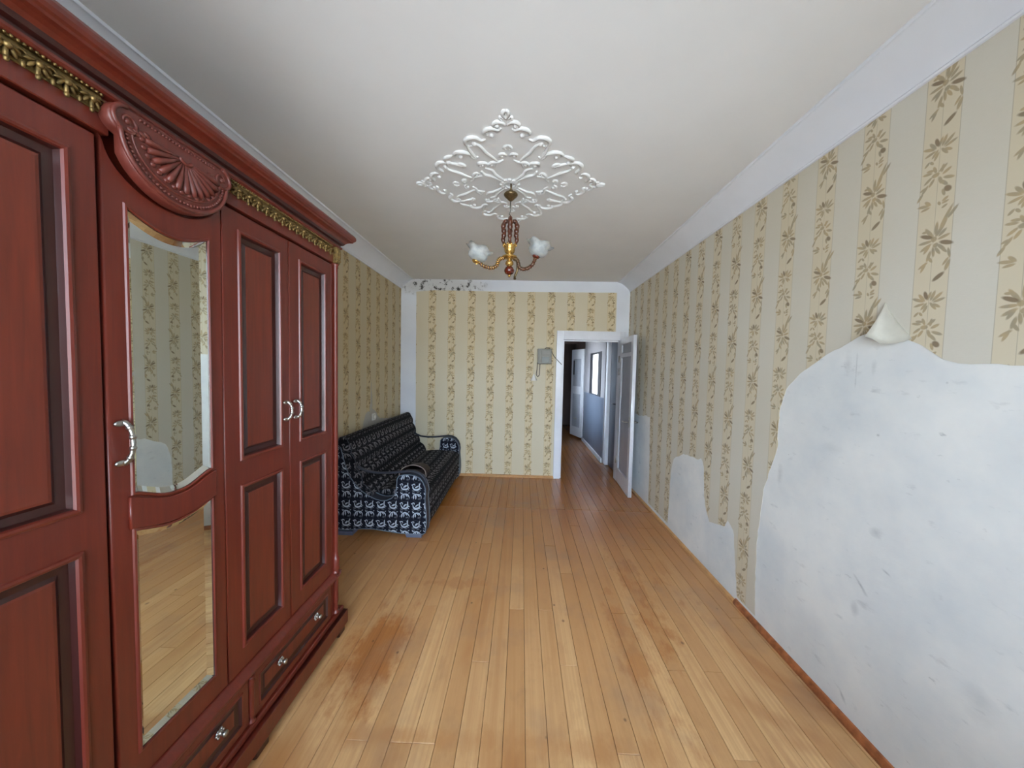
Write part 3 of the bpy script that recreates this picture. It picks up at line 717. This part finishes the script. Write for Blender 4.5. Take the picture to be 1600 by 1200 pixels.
# frieze board and cornice
FZ0 = 2.032
boxes('frieze_board', [(XF-.02, XF+.004, WY0, .80, FZ0, 2.122), (XF-.02, XF+.004, 1.085, 1.80, FZ0, 2.122)], 'wood', wd, bev=.002)
CP = [(.0, 2.110), (.012, 2.116), (.016, 2.121), (.016, 2.127), (.010, 2.130), (.010, 2.137), (.020, 2.141), (.026, 2.150), (.034, 2.158), (.044, 2.163), (.054, 2.166), (.056, 2.172), (.062, 2.176), (.066, 2.184), (.066, 2.194), (.062, 2.202), (.058, 2.206)]
def cornice():
    bm = bmesh.new(); yA, yB = WY0, WY1+.005; rings = []
    for (o, z) in CP:
        xo = XF+.004+o; rings.append([bm.verts.new((-1.62, yA-o, z)), bm.verts.new((xo, yA-o, z)), bm.verts.new((xo, yB+o, z)), bm.verts.new((-1.62, yB+o, z))])
    for i in range(len(rings)-1):
        for j in range(3): bm.faces.new((rings[i][j], rings[i][j+1], rings[i+1][j+1], rings[i+1][j]))
        bm.faces.new((rings[i][3], rings[i][0], rings[i+1][0], rings[i+1][3]))
    bm.faces.new(rings[-1]); bm.faces.new(rings[0][::-1])
    bmesh.ops.recalc_face_normals(bm, faces=bm.faces)
    for f in bm.faces: f.material_index = 1 if abs(f.calc_center_median().z-2.137) < .0105 else 0
    return fin(bm)
link('cornice', cornice(), ['wood', 'wood_dark'], wd)
# gold carved frieze
def gold_motifs(y0, y1):
    bm = bmesh.new(); x = XF+.006; n = max(1, round((y1-y0)/.043)); st = (y1-y0)/n
    box(bm, x-.003, x+.001, y0, y1, 2.072, 2.112)
    tube(bm, [(x+.004, y0, 2.111), (x+.004, y1, 2.111)], .003, 6)
    k = int((y1-y0)/.0085)
    for i in range(k): ball(bm, (x+.007, y0+(i+.5)*(y1-y0)/k, 2.112), .0032, u=5, v=4)
    for i in range(n):
        y = y0+(i+.5)*st
        for a, L in ((-1.15, .016), (-.6, .02), (0, .024), (.6, .02), (1.15, .016)):
            rot = Matrix.Rotation(a, 3, 'X')
            c = Vector((x+.005, y, 2.098)) + rot @ Vector((0, 0, -L*.75))
            ball(bm, c, 1, (.005, .0042, L*.62), u=6, v=5, rot=rot)
        ball(bm, (x+.010, y, 2.090), .0065, u=7, v=5)
        ball(bm, (x+.006, y, 2.066), .0045, (1, 1, 1.3), u=6, v=5)
        yy = y+st/2
        ball(bm, (x+.006, yy, 2.074), .0038, (1, 1, 1.9), u=6, v=5)
        pts = [(x+.004, yy+.008*math.cos(t), 2.094+.007*math.sin(t)) for t in [q*PI/5 for q in range(9)]]
        tube(bm, pts, .0022, 5)
    return fin(bm)
link('gold_frieze', gold_motifs(WY0+.02, .784), 'gold_carving', wd)
link('gold_frieze', gold_motifs(1.092, 1.738), 'gold_carving', wd)
# crest
cb = wd
def crest_outline(hw_, dep, top=2.112, r=.034):
    o = [(CY+hw_-.022, top), (CY-hw_+.022, top)]
    for i in range(1, 9):
        a = PI/2+i/8*PI*.98; o.append((CY-hw_+r+r*math.cos(a)-.004, top-r+r*math.sin(a)))
    for i in range(1, 26):
        s = -1+2*i/26; o.append((CY+s*(hw_-.018), 2.052-dep*math.sqrt(1-s*s)**1.0))
    for i in range(8, 0, -1):
        a = PI/2-i/8*PI*.98; o.append((CY+hw_-r+r*math.cos(a)+.004, top-r+r*math.sin(a)))
    return o
crest = plate('crest', [crest_outline(.160, .128)], XF+.032, .034, .006, 'x', 'wood_carved', wd, label='carved shell crest above the mirror door')
xs = XF+.033
bm = bmesh.new()
c0 = (CY+.012, 2.068)
for k in range(13):       # flutes of the shell
    a = PI+PI*(k+.5)/13; rx, rz = .105, .092
    p1 = Vector((xs, c0[0]+rx*math.cos(a), c0[1]+rz*math.sin(a))); p0 = Vector((xs, c0[0]+.018*math.cos(a), c0[1]+.012*math.sin(a)))
    pts = [p0.lerp(p1, t/5) for t in range(6)]
    tube(bm, pts, [.003, .0045, .0065, .008, .009, .006], 6)
pts = [(xs+.002, c0[0]+.016*math.cos(a), c0[1]+.010*math.sin(a)) for a in [PI+PI*q/8 for q in range(9)]]; tube(bm, pts, .005, 6)
link('shell', fin(bm), 'wood_carved', crest)
bm = bmesh.new()          # rim with scroll eyes
rim = [(xs, CY+s*.143, 2.056-.120*math.sqrt(max(0, 1-s*s))) for s in [math.cos(PI*(1-q/32)) for q in range(33)]]
tube(bm, rim, .0055, 6)
rim2 = [(xs, CY+s*.120, 2.062-.098*math.sqrt(max(0, 1-s*s))) for s in [math.cos(PI*(1-q/32)) for q in range(33)]]
tube(bm, rim2, .003, 6)
for sg in (-1, 1):
    pts = []
    for q in range(22):
        t = q/21; a = PI*.5+t*PI*2.6; r = .034*(1-t*.78)
        pts.append((xs, CY+sg*(.128+r*(-math.cos(a))*-1*-1), 2.076+r*math.sin(a)))
    tube(bm, pts, [.006-.003*q/21 for q in range(22)], 6); ball(bm, (xs, CY+sg*.128, 2.076), .007, (.7, 1, 1))
link('rim', fin(bm), 'wood_carved', crest)
bm = bmesh.new()          # beads and leaf bumps
for q in range(40):
    a = PI+PI*(q+.5)/40; ball(bm, (xs, CY+.131*math.cos(a), 2.058+.109*math.sin(a)), .0042, u=6, v=4)
for q in range(24): ball(bm, (xs, CY-.10+.2*q/23, 2.098), .004, u=6, v=4)
for q in range(16):
    a = PI+PI*(q+.5)/16; ball(bm, (xs, c0[0]+.112*math.cos(a)*.98, c0[1]-.004+.088*math.sin(a)), .0065, (.6, 1.3, 1), u=6, v=4)
for sg in (-1, 1):
    for q in range(4): ball(bm, (xs, CY+sg*(.085+.012*q), 2.070-.004*q), .008, (.6, 1.4, .8), u=7, v=5, rot=Matrix.Rotation(.5*sg, 3, 'X'))
link('bead_row', fin(bm), 'wood_carved', crest)
# corner columns with gilded capital
def corner_column(y, s):
    bm = bmesh.new(); r = .0125; x = XF+.006
    lathe(bm, [(0, .150), (.019, .150), (.019, .160), (.010, .166), (.013, .18), (.009, .20), (.0125, .215), (.0135, .24), (.0125, .34), (.0125, .37), (.020, .376), (.020, .384), (.013, .39), (.021, .402), (.017, .425), (.019, .455), (.016, .462),
               (.013, .468), (.0115, .50), (.0115, 2.005), (.015, 2.012), (.012, 2.018), (.017, 2.026), (.018, 2.03), (0, 2.03)], 14, (x, y, 0))
    c = link('corner_column', fin(bm), 'wood', wd)
    bm = bmesh.new()
    box(bm, x-.016, x+.018, y-.018, y+.018, 2.032, 2.115, bev=.004)
    for q in range(3):
        yy = y-.011+.011*q
        ball(bm, (x+.019, yy, 2.078), 1, (.004, .004, .028), u=6, v=6); ball(bm, (x+.019, yy, 2.045), .005, u=6, v=4)
        ball(bm, (x-.008+.011*q, y+s*.019, 2.078), 1, (.004, .004, .028), u=6, v=6)
    link('capital', fin(bm), 'gold_carving' if s > 0 else 'gold_carving', c)
    bm = bmesh.new()
    for q in range(7):
        a = q*PI*2/7; rot = Matrix.Rotation(a, 3, 'Z') @ Matrix.Rotation(.6, 3, 'Y')
        ball(bm, Vector((x, y, .372)) + Matrix.Rotation(a, 3, 'Z') @ Vector((.022, 0, .0)), 1, (.005, .006, .014), u=6, v=5, rot=rot)
    link('leaf_collar', fin(bm), 'wood_carved', c)
corner_column(1.772, 1); corner_column(.108, -1)

# ================================================================ SOFA
sf = thing('sofa', (-1.2, 3.75, 0), 'black jacquard sofa with silver floral pattern and open scroll arms against left wall', 'sofa')
def boxuv(me):
    uv = me.uv_layers[0] if len(me.uv_layers) else me.uv_layers.new(name='UVMap')
    for p in me.polygons:
        n = p.normal; ax = max(range(3), key=lambda i: abs(n[i]))
        for li in p.loop_indices:
            c = me.vertices[me.loops[li].vertex_index].co
            uv.data[li].uv = {0: (c.y, c.z), 1: (c.x, c.z), 2: (c.y, c.x)}[ax]
SY0, SY1 = 2.90, 4.60
TH = .105
ARM = [(-1.555, .050), (-1.50, .048), (-1.442, .054), (-1.38, .062), (-1.30, .066), (-1.219, .058), (-1.12, .045), (-1.02, .034), (-.92, .030), (-.835, .032),
       (-.812, .045), (-.804, .136), (-.806, .22), (-.816, .32), (-.818, .36), (-.812, .40), (-.818, .445), (-.835, .49), (-.865, .530), (-.91, .553), (-.96, .560), (-1.01, .556), (-1.05, .545), (-1.066, .520), (-1.068, .487),
       (-1.072, .42), (-1.084, .379), (-1.115, .345), (-1.158, .325), (-1.205, .322), (-1.254, .333), (-1.32, .362), (-1.38, .403), (-1.445, .47), (-1.49, .535), (-1.52, .61), (-1.545, .70), (-1.565, .78), (-1.585, .80), (-1.60, .76), (-1.605, .40), (-1.60, .06)]
def arm(y0, y1, faceout, label):
    me = plate_mesh([ARM], y1-y0, .006, Matrix.Translation((0, (y0+y1)/2, 0)) @ XZ)
    me.materials.append(M['fabric']); me.materials.append(M['trim_fabric'])
    for p in me.polygons: p.material_index = 0 if abs(p.normal.y) > .8 else 1
    boxuv(me)
    a = link('arm', me, 'fabric', sf, label=label)
    for yy in (y0, y1):
        bm = bmesh.new(); pts = [(x, yy, z) for x, z in ARM]; tube(bm, pts+[pts[0]], .0042, 6, cap=False); link('piping', fin(bm), 'piping', a)
    # thin rail from the scroll to the backrest
    bm = bmesh.new(); yc = (y0+y1)/2
    pts = [(-.815, yc, .46), (-.835, yc, .51), (-.87, yc, .55), (-.92, yc, .574), (-.97, yc, .578), (-1.05, yc, .568), (-1.15, yc, .556), (-1.25, yc, .552), (-1.35, yc, .562), (-1.42, yc, .592), (-1.49, yc, .66)]
    r_ = tube(bm, pts, .011, 8)
    for v in bm.verts: v.co.y = yc+(v.co.y-yc)*1.7
    link('arm_rail', fin(bm), 'trim_fabric', a, label='thin dark rail joining scroll and backrest')
    return a
arm(SY0, SY0+TH, -1, 'front arm with pale piping, nearest the wardrobe'); arm(SY1-TH, SY1, 1, 'rear arm beside the far wall')
def sheet(name, prof, y0, y1, mat, parent, ny=2, closed=True, round_=0):
    bm = bmesh.new(); R = []
    ysq = [y0+(y1-y0)*i/ny for i in range(ny+1)]
    for y in ysq: R.append([bm.verts.new((p, y, q)) for p, q in prof])
    k = len(prof)
    for i in range(ny):
        for j in range(k): bm.faces.new((R[i][j], R[i][(j+1) % k], R[i+1][(j+1) % k], R[i+1][j]))
    bm.faces.new(R[0][::-1]); bm.faces.new(R[-1]); bmesh.ops.recalc_face_normals(bm, faces=bm.faces)
    me = fin(bm, name, True)
    return me
# backrest with three horizontal channels
def arcseg(p0, p1, bulge, n=5):
    p0, p1 = Vector(p0), Vector(p1); d = p1-p0; nn = Vector((-d.y, d.x)).normalized(); return [tuple(p0+d*t/n+nn*bulge*math.sin(PI*t/n)) for t in range(n)]
bp = arcseg((-1.29, .36), (-1.375, .47), -.018) + arcseg((-1.375, .47), (-1.435, .60), -.018) + arcseg((-1.435, .60), (-1.478, .73), -.018) + arcseg((-1.478, .73), (-1.505, .835), -.014)
bp += [(-1.505, .835), (-1.515, .862), (-1.540, .876), (-1.572, .872), (-1.592, .85), (-1.60, .80), (-1.604, .36)]
me = sheet('backrest', bp, SY0+.004, SY1-.004, None, sf, 1)
me.materials.append(M['fabric_seat']); boxuv(me)
bk = link('backrest', me, 'fabric_seat', sf)
for yy in (SY0+.006, SY1-.006):
    bm = bmesh.new(); tube(bm, [(p, yy, q) for p, q in bp], .004, 5); link('piping', fin(bm), 'trim_fabric', bk)
# seat
sp_ = [(-1.30, .20), (-1.30, .372)] + arcseg((-1.30, .372), (-.968, .388), .012) + [(-.968, .388), (-.958, .378), (-.948, .389)] + arcseg((-.948, .392), (-.845, .372), .008)
sp_ += [(-.845, .372), (-.822, .358), (-.812, .335), (-.810, .20)]
me = sheet('seat', sp_, SY0+TH+.001, SY1-TH-.001, None, sf, 1); me.materials.append(M['fabric_seat']); boxuv(me); link('seat', me, 'fabric_seat', sf)
me = sheet('front', [(-1.55, .06), (-.822, .06), (-.816, .075), (-.816, .185), (-.822, .198), (-1.55, .198)], SY0+TH+.001, SY1-TH-.001, None, sf, 1); me.materials.append(M['fabric_seat']); boxuv(me); link('seat_front', me, 'fabric_seat', sf)
for (xx, yy) in ((-.915, SY0), (-1.53, SY0), (-.915, SY1-.10), (-1.53, SY1-.10)):
    bm = bmesh.new(); vs = []
    for (z, e) in ((.0, .0), (.022, .006), (.036, .018)):
        vs.append([bm.verts.new(p) for p in ((xx-.065-e, yy, z), (xx+.07, yy, z), (xx+.07, yy+.095, z), (xx-.065-e, yy+.095, z))])
    for i in range(2):
        for j in range(4): bm.faces.new((vs[i][j], vs[i][(j+1) % 4], vs[i+1][(j+1) % 4], vs[i+1][j]))
    bm.faces.new(vs[0][::-1]); bm.faces.new(vs[-1])
    link('foot', fin(bm), 'grey_foot', sf)
# bag lying on the seat
bg_ = thing('handbag', (-1.06, 3.40, .395), 'dark brown soft bag with pale bound edge lying on sofa seat', 'bag')
bm = bmesh.new(); rows_ = []
for i in range(7):
    f = i/6
    ring = []
    for j in range(17):
        g = j/16; a = PI*g
        rx = .135*(1-.15*f); hz = (.105*(1-.30*f))
        ring.append(bm.verts.new((-1.07-rx*math.cos(a), 3.34+.24*f+.03*math.sin(a)*(1-f), .396+hz*math.sin(a)**.8+.003)))
    rows_.append(ring)
for i in range(6):
    for j in range(16): bm.faces.new((rows_[i][j], rows_[i][j+1], rows_[i+1][j+1], rows_[i+1][j])).smooth = True
bm.faces.new(rows_[-1])
bmesh.ops.solidify(bm, geom=bm.faces[:], thickness=.008)
link('body', fin(bm), 'leather', bg_)
bm = bmesh.new(); tube(bm, [(-1.07-.137*math.cos(PI*g/16), 3.337+.03*math.sin(PI*g/16), .401+.106*math.sin(PI*g/16)**.8) for g in range(17)], .005, 6)
link('edge_binding', fin(bm), 'leather_edge', bg_)
bm = bmesh.new(); box(bm, -1.19, -.95, 3.36, 3.52, .398, .425, bev=.01, seg=2); link('lining', fin(bm), 'leather', bg_)

# ================================================================ ceiling rosette
RX, RY = -.1027, 2.2525
ro = thing('ceiling_rosette', (RX, RY, H), 'white plaster diamond rosette of scrollwork glued to the ceiling around the lamp', 'ceiling rosette')
def arcpts(pl, n=4):
    """catmull-rom through points"""
    P = [Vector(p) for p in pl]; out = []
    for i in range(len(P)-1):
        p0 = P[max(0, i-1)]; p1 = P[i]; p2 = P[i+1]; p3 = P[min(len(P)-1, i+2)]
        for k in range(n):
            t = k/n; out.append(.5*((2*p1)+(-p0+p2)*t+(2*p0-5*p1+4*p2-p3)*t*t+(-p0+3*p1-3*p2+p3)*t**3))
    out.append(P[-1]); return out
def scroll_mesh(pl, r0, r1, bulb=None, rb=.012):
    bm = bmesh.new(); pp = arcpts(pl); k = len(pp)
    rr = [r0+(r1-r0)*abs(2*i/(k-1)-1)**1.5 for i in range(k)]
    if bulb:
        e = pp[-1]; q = Vector((bulb[0], bulb[1])); pp = pp+[e.lerp(q, .5)]; rr = rr+[r0*.4]
    tube(bm, [(p.x, p.y, 0) for p in pp], [r*1.25 for r in rr], 6)
    if bulb: ball(bm, (bulb[0], bulb[1], 0), rb, (1, 1, 1), 8, 5)
    for v in bm.verts: v.co.z *= .8
    return fin(bm)
S4 = [(1, 1), (-1, 1), (1, -1), (-1, -1)]
def put(me, sx, sy, swap):
    mm = me
    o = bpy.data.objects.new('scroll', mm); C.objects.link(o); o.parent = ro
    if not mm.materials: mm.materials.append(M['relief'])
    o.location = (0, 0, -.002)
    if swap: o.rotation_euler = (0, 0, PI/2); o.scale = (sx, sy, 1)
    else: o.scale = (sx*.945, sy*.985, 1)
def sym(pl, r0, r1, bulb=None, rb=.012, swap=True, quad=S4):
    me = scroll_mesh(pl, r0, r1, bulb, rb)
    for (sx, sy) in quad: put(me, sx, sy, False)
    if swap:
        me2 = scroll_mesh([(b, a) for a, b in pl], r0, r1, (bulb[1], bulb[0]) if bulb else None, rb)
        for (sx, sy) in quad: put(me2, sx, sy, False)
sym([(0, .588), (.014, .612), (.010, .634), (0, .640)], .009, .006, None)
sym([(.012, .585), (.030, .600), (.030, .582), (.018, .575)], .006, .004, None)
sym([(.006, .540), (.020, .560), (.048, .566), (.068, .548), (.066, .528)], .010, .004, (.048, .536), .012)
sym([(.030, .520), (.045, .508), (.075, .520), (.108, .510), (.124, .486), (.118, .468)], .011, .004, (.083, .468), .013)
sym([(.120, .440), (.145, .428), (.175, .452), (.212, .448), (.236, .424), (.232, .392), (.215, .378)], .012, .004, (.188, .400), .014)
sym([(.232, .385), (.222, .345), (.205, .300), (.190, .270)], .009, .005)
sym([(.215, .300), (.235, .318), (.270, .332), (.308, .326), (.330, .300)], .012, .004, (.285, .286), .013, swap=False)
sym([(.330, .300), (.355, .290), (.385, .272), (.392, .245)], .011, .004, (.365, .235), .012, swap=False)
sym([(.409, .200), (.385, .160), (.330, .130), (.285, .095), (.250, .072)], .009, .005, None, swap=True)
sym([(.250, .072), (.215, .088), (.181, .094)], .008, .005, None, swap=True)
sym([(.178, .150), (.160, .110), (.119, .095), (.080, .065), (.050, .038)], .010, .005, None, swap=True)
sym([(.330, .208), (.300, .222), (.275, .200), (.292, .182)], .009, .004, None, swap=True)
sym([(.010, .352), (.022, .368), (.010, .385), (0, .388)], .007, .005, None)
sym([(.010, .300), (.025, .318), (.050, .312), (.052, .292)], .008, .004, (.036, .294), .009)
sym([(.030, .262), (.060, .240), (.100, .238), (.128, .212), (.112, .196)], .009, .004, (.105, .212), .010)
sym([(.128, .222), (.150, .232), (.185, .228), (.190, .200)], .010, .004, (.165, .205), .010, swap=False)
sym([(.090, .010), (.150, .022), (.200, .050), (.250, .072)], .0, .0, None) if False else None
bm = bmesh.new()
for q in range(12):
    a = q*PI/6; ball(bm, (.052*math.cos(a), .052*math.sin(a), -.003), .016, (1, 1, .5), 8, 5)
tube(bm, [(.036*math.cos(a), .036*math.sin(a), -.003) for a in [q*PI/12 for q in range(25)]], .008, 6, cap=False)
me = fin(bm); o = link('centre_ring', me, 'relief', None); o.parent = ro

# ================================================================ CHANDELIER
cx, cy = -.095, 2.2525
ch = thing('chandelier', (cx, cy, H), 'brass and brown carved chandelier with tulip glass shades hanging from ceiling rosette', 'chandelier')
def part(name, bm, mat, parent=ch, label=None): return link(name, fin(bm), mat, parent, None, label)
bm = bmesh.new(); tube(bm, [(cx, cy, H), (cx, cy, 2.655)], .006, 8); tube(bm, [(cx+.012*math.cos(a), cy, 2.652+.012*math.sin(a)) for a in [q*PI/6 for q in range(-3, 8)]], .0035, 6)
part('ceiling_hook', bm, 'brass_dark')
bm = bmesh.new(); lathe(bm, [(.006, 2.655), (.018, 2.652), (.040, 2.640), (.046, 2.632), (.043, 2.624), (.030, 2.612), (.018, 2.600), (.010, 2.592), (0, 2.590)], 20, (cx, cy, 0)); part('canopy_cup', bm, 'brass_dark')
bm = bmesh.new(); tube(bm, arcpts([(cx, cy, 2.60), (cx-.001, cy, 2.55), (cx-.002, cy, 2.525), (cx-.008, cy, 2.51), (cx+.003, cy, 2.495), (cx-.002, cy, 2.47), (cx, cy, 2.45)]), .0035, 6); part('cord', bm, 'cord')
for k in range(3):
    a = k*2*PI/3+.55; ca, sa = math.cos(a), math.sin(a); bm = bmesh.new()
    P = [(.006, 2.452), (.022, 2.470), (.044, 2.462), (.053, 2.435), (.047, 2.408), (.046, 2.385), (.052, 2.36), (.048, 2.335), (.036, 2.315), (.028, 2.300)]
    pp = arcpts([(cx+r*ca, cy+r*sa, z) for r, z in P]); n = len(pp)
    tube(bm, pp, [.009+.007*math.sin(PI*min(1, i/n*1.2))+.002*math.sin(i*1.3) for i in range(n)], 8)
    part('scroll_support', bm, 'brown_carved')
bm = bmesh.new(); lathe(bm, [(0, 2.44), (.006, 2.43), (.006, 2.32), (.010, 2.31), (0, 2.30)], 10, (cx, cy, 0)); part('stem', bm, 'brass')
bm = bmesh.new(); lathe(bm, [(0, 2.312), (.030, 2.312), (.042, 2.306), (.040, 2.298), (.034, 2.292), (.036, 2.280), (.030, 2.262), (.020, 2.252), (.016, 2.245), (.022, 2.240), (.048, 2.238), (.050, 2.230), (.040, 2.226),
      (.018, 2.222), (.014, 2.214), (.026, 2.200), (.027, 2.188), (.016, 2.176), (.012, 2.172)], 24, (cx, cy, 0))
for q in range(10):
    a = q*PI/5; ball(bm, (cx+.042*math.cos(a), cy+.042*math.sin(a), 2.308), .006, (1, 1, 1.5), 6, 5)
part('urn', bm, 'brass')
bm = bmesh.new(); lathe(bm, [(0, 2.176), (.012, 2.174), (.026, 2.166), (.033, 2.152), (.033, 2.142), (.026, 2.128), (.012, 2.120), (0, 2.119)], 20, (cx, cy, 0)); part('ball', bm, 'red_wood')
bm = bmesh.new(); lathe(bm, [(0, 2.122), (.008, 2.120), (.010, 2.112), (.004, 2.106), (0, 2.10)], 10, (cx, cy, 0)); part('finial', bm, 'brass')
def lamp_arm(ang, zt, redmat, tilt, k_=1., shade=True):
    ca, sa = math.cos(ang), math.sin(ang)
    P = [(.030, 2.226), (.052, 2.222), (.066, 2.205), (.072, 2.178), (.094, 2.160), (.125, 2.160), (.155, 2.172), (.182, 2.196), (.198, zt)]
    pp = arcpts([(cx+r*k_*ca, cy+r*k_*sa, z) for r, z in P]); bm = bmesh.new()
    tube(bm, pp, [.0100+.002*math.sin(i*2.1) for i in range(len(pp))], 8)
    a = part('lamp_arm', bm, 'brown_carved' if redmat == 'brass' else 'red_wood')
    # rope of gold beads round the arm
    bm = bmesh.new(); pts = []
    for i in range(len(pp)-1):
        d = (pp[i+1]-pp[i]).normalized(); n_ = Vector((-sa, ca, 0)); b_2 = d.cross(n_)
        for q in range(4):
            t = (i*4+q)*1.6; p = pp[i].lerp(pp[i+1], q/4); pts.append(p+(n_*math.cos(t*.55)+b_2*math.sin(t*.55))*.0105)
    tube(bm, pts, .0040, 5); link('gold_twist', fin(bm), 'brass' if redmat == 'brass' else 'brass_dark', a)
    e = pp[-1]; tv = Matrix.Rotation(tilt, 4, Vector((-sa, ca, 0)))
    base = Matrix.Translation(e) @ tv
    bm = bmesh.new(); lathe(bm, [(0, -.004), (.014, -.002), (.022, .004), (.026, .012), (.024, .016), (.012, .018), (.012, .040), (0, .040)], 14)
    me_ = fin(bm); me_.transform(base); link('lamp_holder', me_, 'brass' if redmat == 'brass' else 'red_wood', a)
    if shade:
        bm = bmesh.new(); prof = [(.016, .012), (.030, .020), (.046, .034), (.052, .052), (.050, .066), (.048, .080), (.060, .094), (.074, .102)]
        nn = 30; R_ = []
        for i, (r, z) in enumerate(prof):
            f = (i/(len(prof)-1))**2; R_.append([bm.verts.new(((r+.006*f*math.cos(6*2*PI*j/nn))*math.cos(2*PI*j/nn), (r+.006*f*math.cos(6*2*PI*j/nn))*math.sin(2*PI*j/nn), z+.007*f*math.cos(6*2*PI*j/nn))) for j in range(nn)])
        for i in range(len(R_)-1):
            for j in range(nn): bm.faces.new((R_[i][j], R_[i][(j+1) % nn], R_[i+1][(j+1) % nn], R_[i+1][j])).smooth = True
        bmesh.ops.solidify(bm, geom=bm.faces[:], thickness=.003)
        me_ = fin(bm); 
        for p_ in me_.polygons: p_.use_smooth = True
        me_.transform(base @ Matrix.Diagonal((1.22, 1.22, .92, 1))); link('shade', me_, 'shade', a)
lamp_arm(PI+.12, 2.186, 'brass', -.30, 1.12)
lamp_arm(.05, 2.232, 'red_wood', .30, .86)
# third arm, short, bent down beside the ball
bm = bmesh.new(); tube(bm, arcpts([(cx+.030, cy+.03, 2.226), (cx+.046, cy+.05, 2.225), (cx+.052, cy+.06, 2.200), (cx+.050, cy+.07, 2.165), (cx+.036, cy+.075, 2.13), (cx+.036, cy+.07, 2.112)]), [.008]*20+[.010], 8); part('broken_arm', bm, 'brass_dark')

# ================================================================ small things on the far and left wall
jb = thing('intercom_box', (.31, YF, 1.68), 'grey square intercom box on papered wall left of the doorway', 'intercom')
boxes('housing', [(.215, .405, YF-.045, YF-.0015, 1.578, 1.785)], 'box_grey', jb, bev=.006, seg=2)
boxes('cover', [(.232, .262, YF-.050, YF-.044, 1.60, 1.765), (.270, .392, YF-.050, YF-.044, 1.70, 1.765)], 'box_grey', jb, bev=.002)
boxes('dark_window', [(.272, .372, YF-.051, YF-.044, 1.592, 1.672)], 'screen_grey', jb, bev=.002)
bm = bmesh.new(); tube(bm, arcpts([(.215, YF-.012, 1.60), (.212, YF-.012, 1.50), (.205, YF-.012, 1.44), (.222, YF-.012, 1.405), (.246, YF-.012, 1.43), (.250, YF-.012, 1.50), (.252, YF-.012, 1.578)]), .0045, 6)
cbl = link('cable', fin(bm), 'cord', jb)
bm = bmesh.new(); tube(bm, arcpts([(.31, YF-.02, 1.785), (.345, YF-.02, 1.802), (.39, YF-.015, 1.775), (.425, YF-.012, 1.71), (.458, YF-.012, 1.665), (.50, YF-.028, 1.62), (.545, YF-.028, 1.575)]), .0045, 6); link('cable', fin(bm), 'cord', jb)
pg = thing('wall_plug', (.175, YF, 1.39), 'small white triangular plug hanging on cable below the intercom box', 'plug')
bm = bmesh.new(); lathe(bm, [(0, 1.435), (.008, 1.432), (.014, 1.42), (.040, 1.365), (.042, 1.352), (.036, 1.348), (0, 1.348)], 12, (.172, YF-.025, 0))
for v in bm.verts: v.co.y = YF-.022+(v.co.y-(YF-.025))*.5
link('plug_body', fin(bm), 'white_plastic', pg)
so = thing('wall_socket', (XL, 3.79, .93), 'small white socket on left wall above the sofa back', 'socket')
boxes('plate', [(XL+.0015, XL+.014, 3.75, 3.83, .885, .965)], 'white_plastic', so, bev=.004)
bm = bmesh.new(); lathe(bm, [(0, .0), (.030, 0), (.030, .012), (.024, .016), (.022, .006), (0, .006)], 16, (XL+.013, 3.79, .925), axis='x'); link('socket_face', fin(bm), 'white_plastic', so)
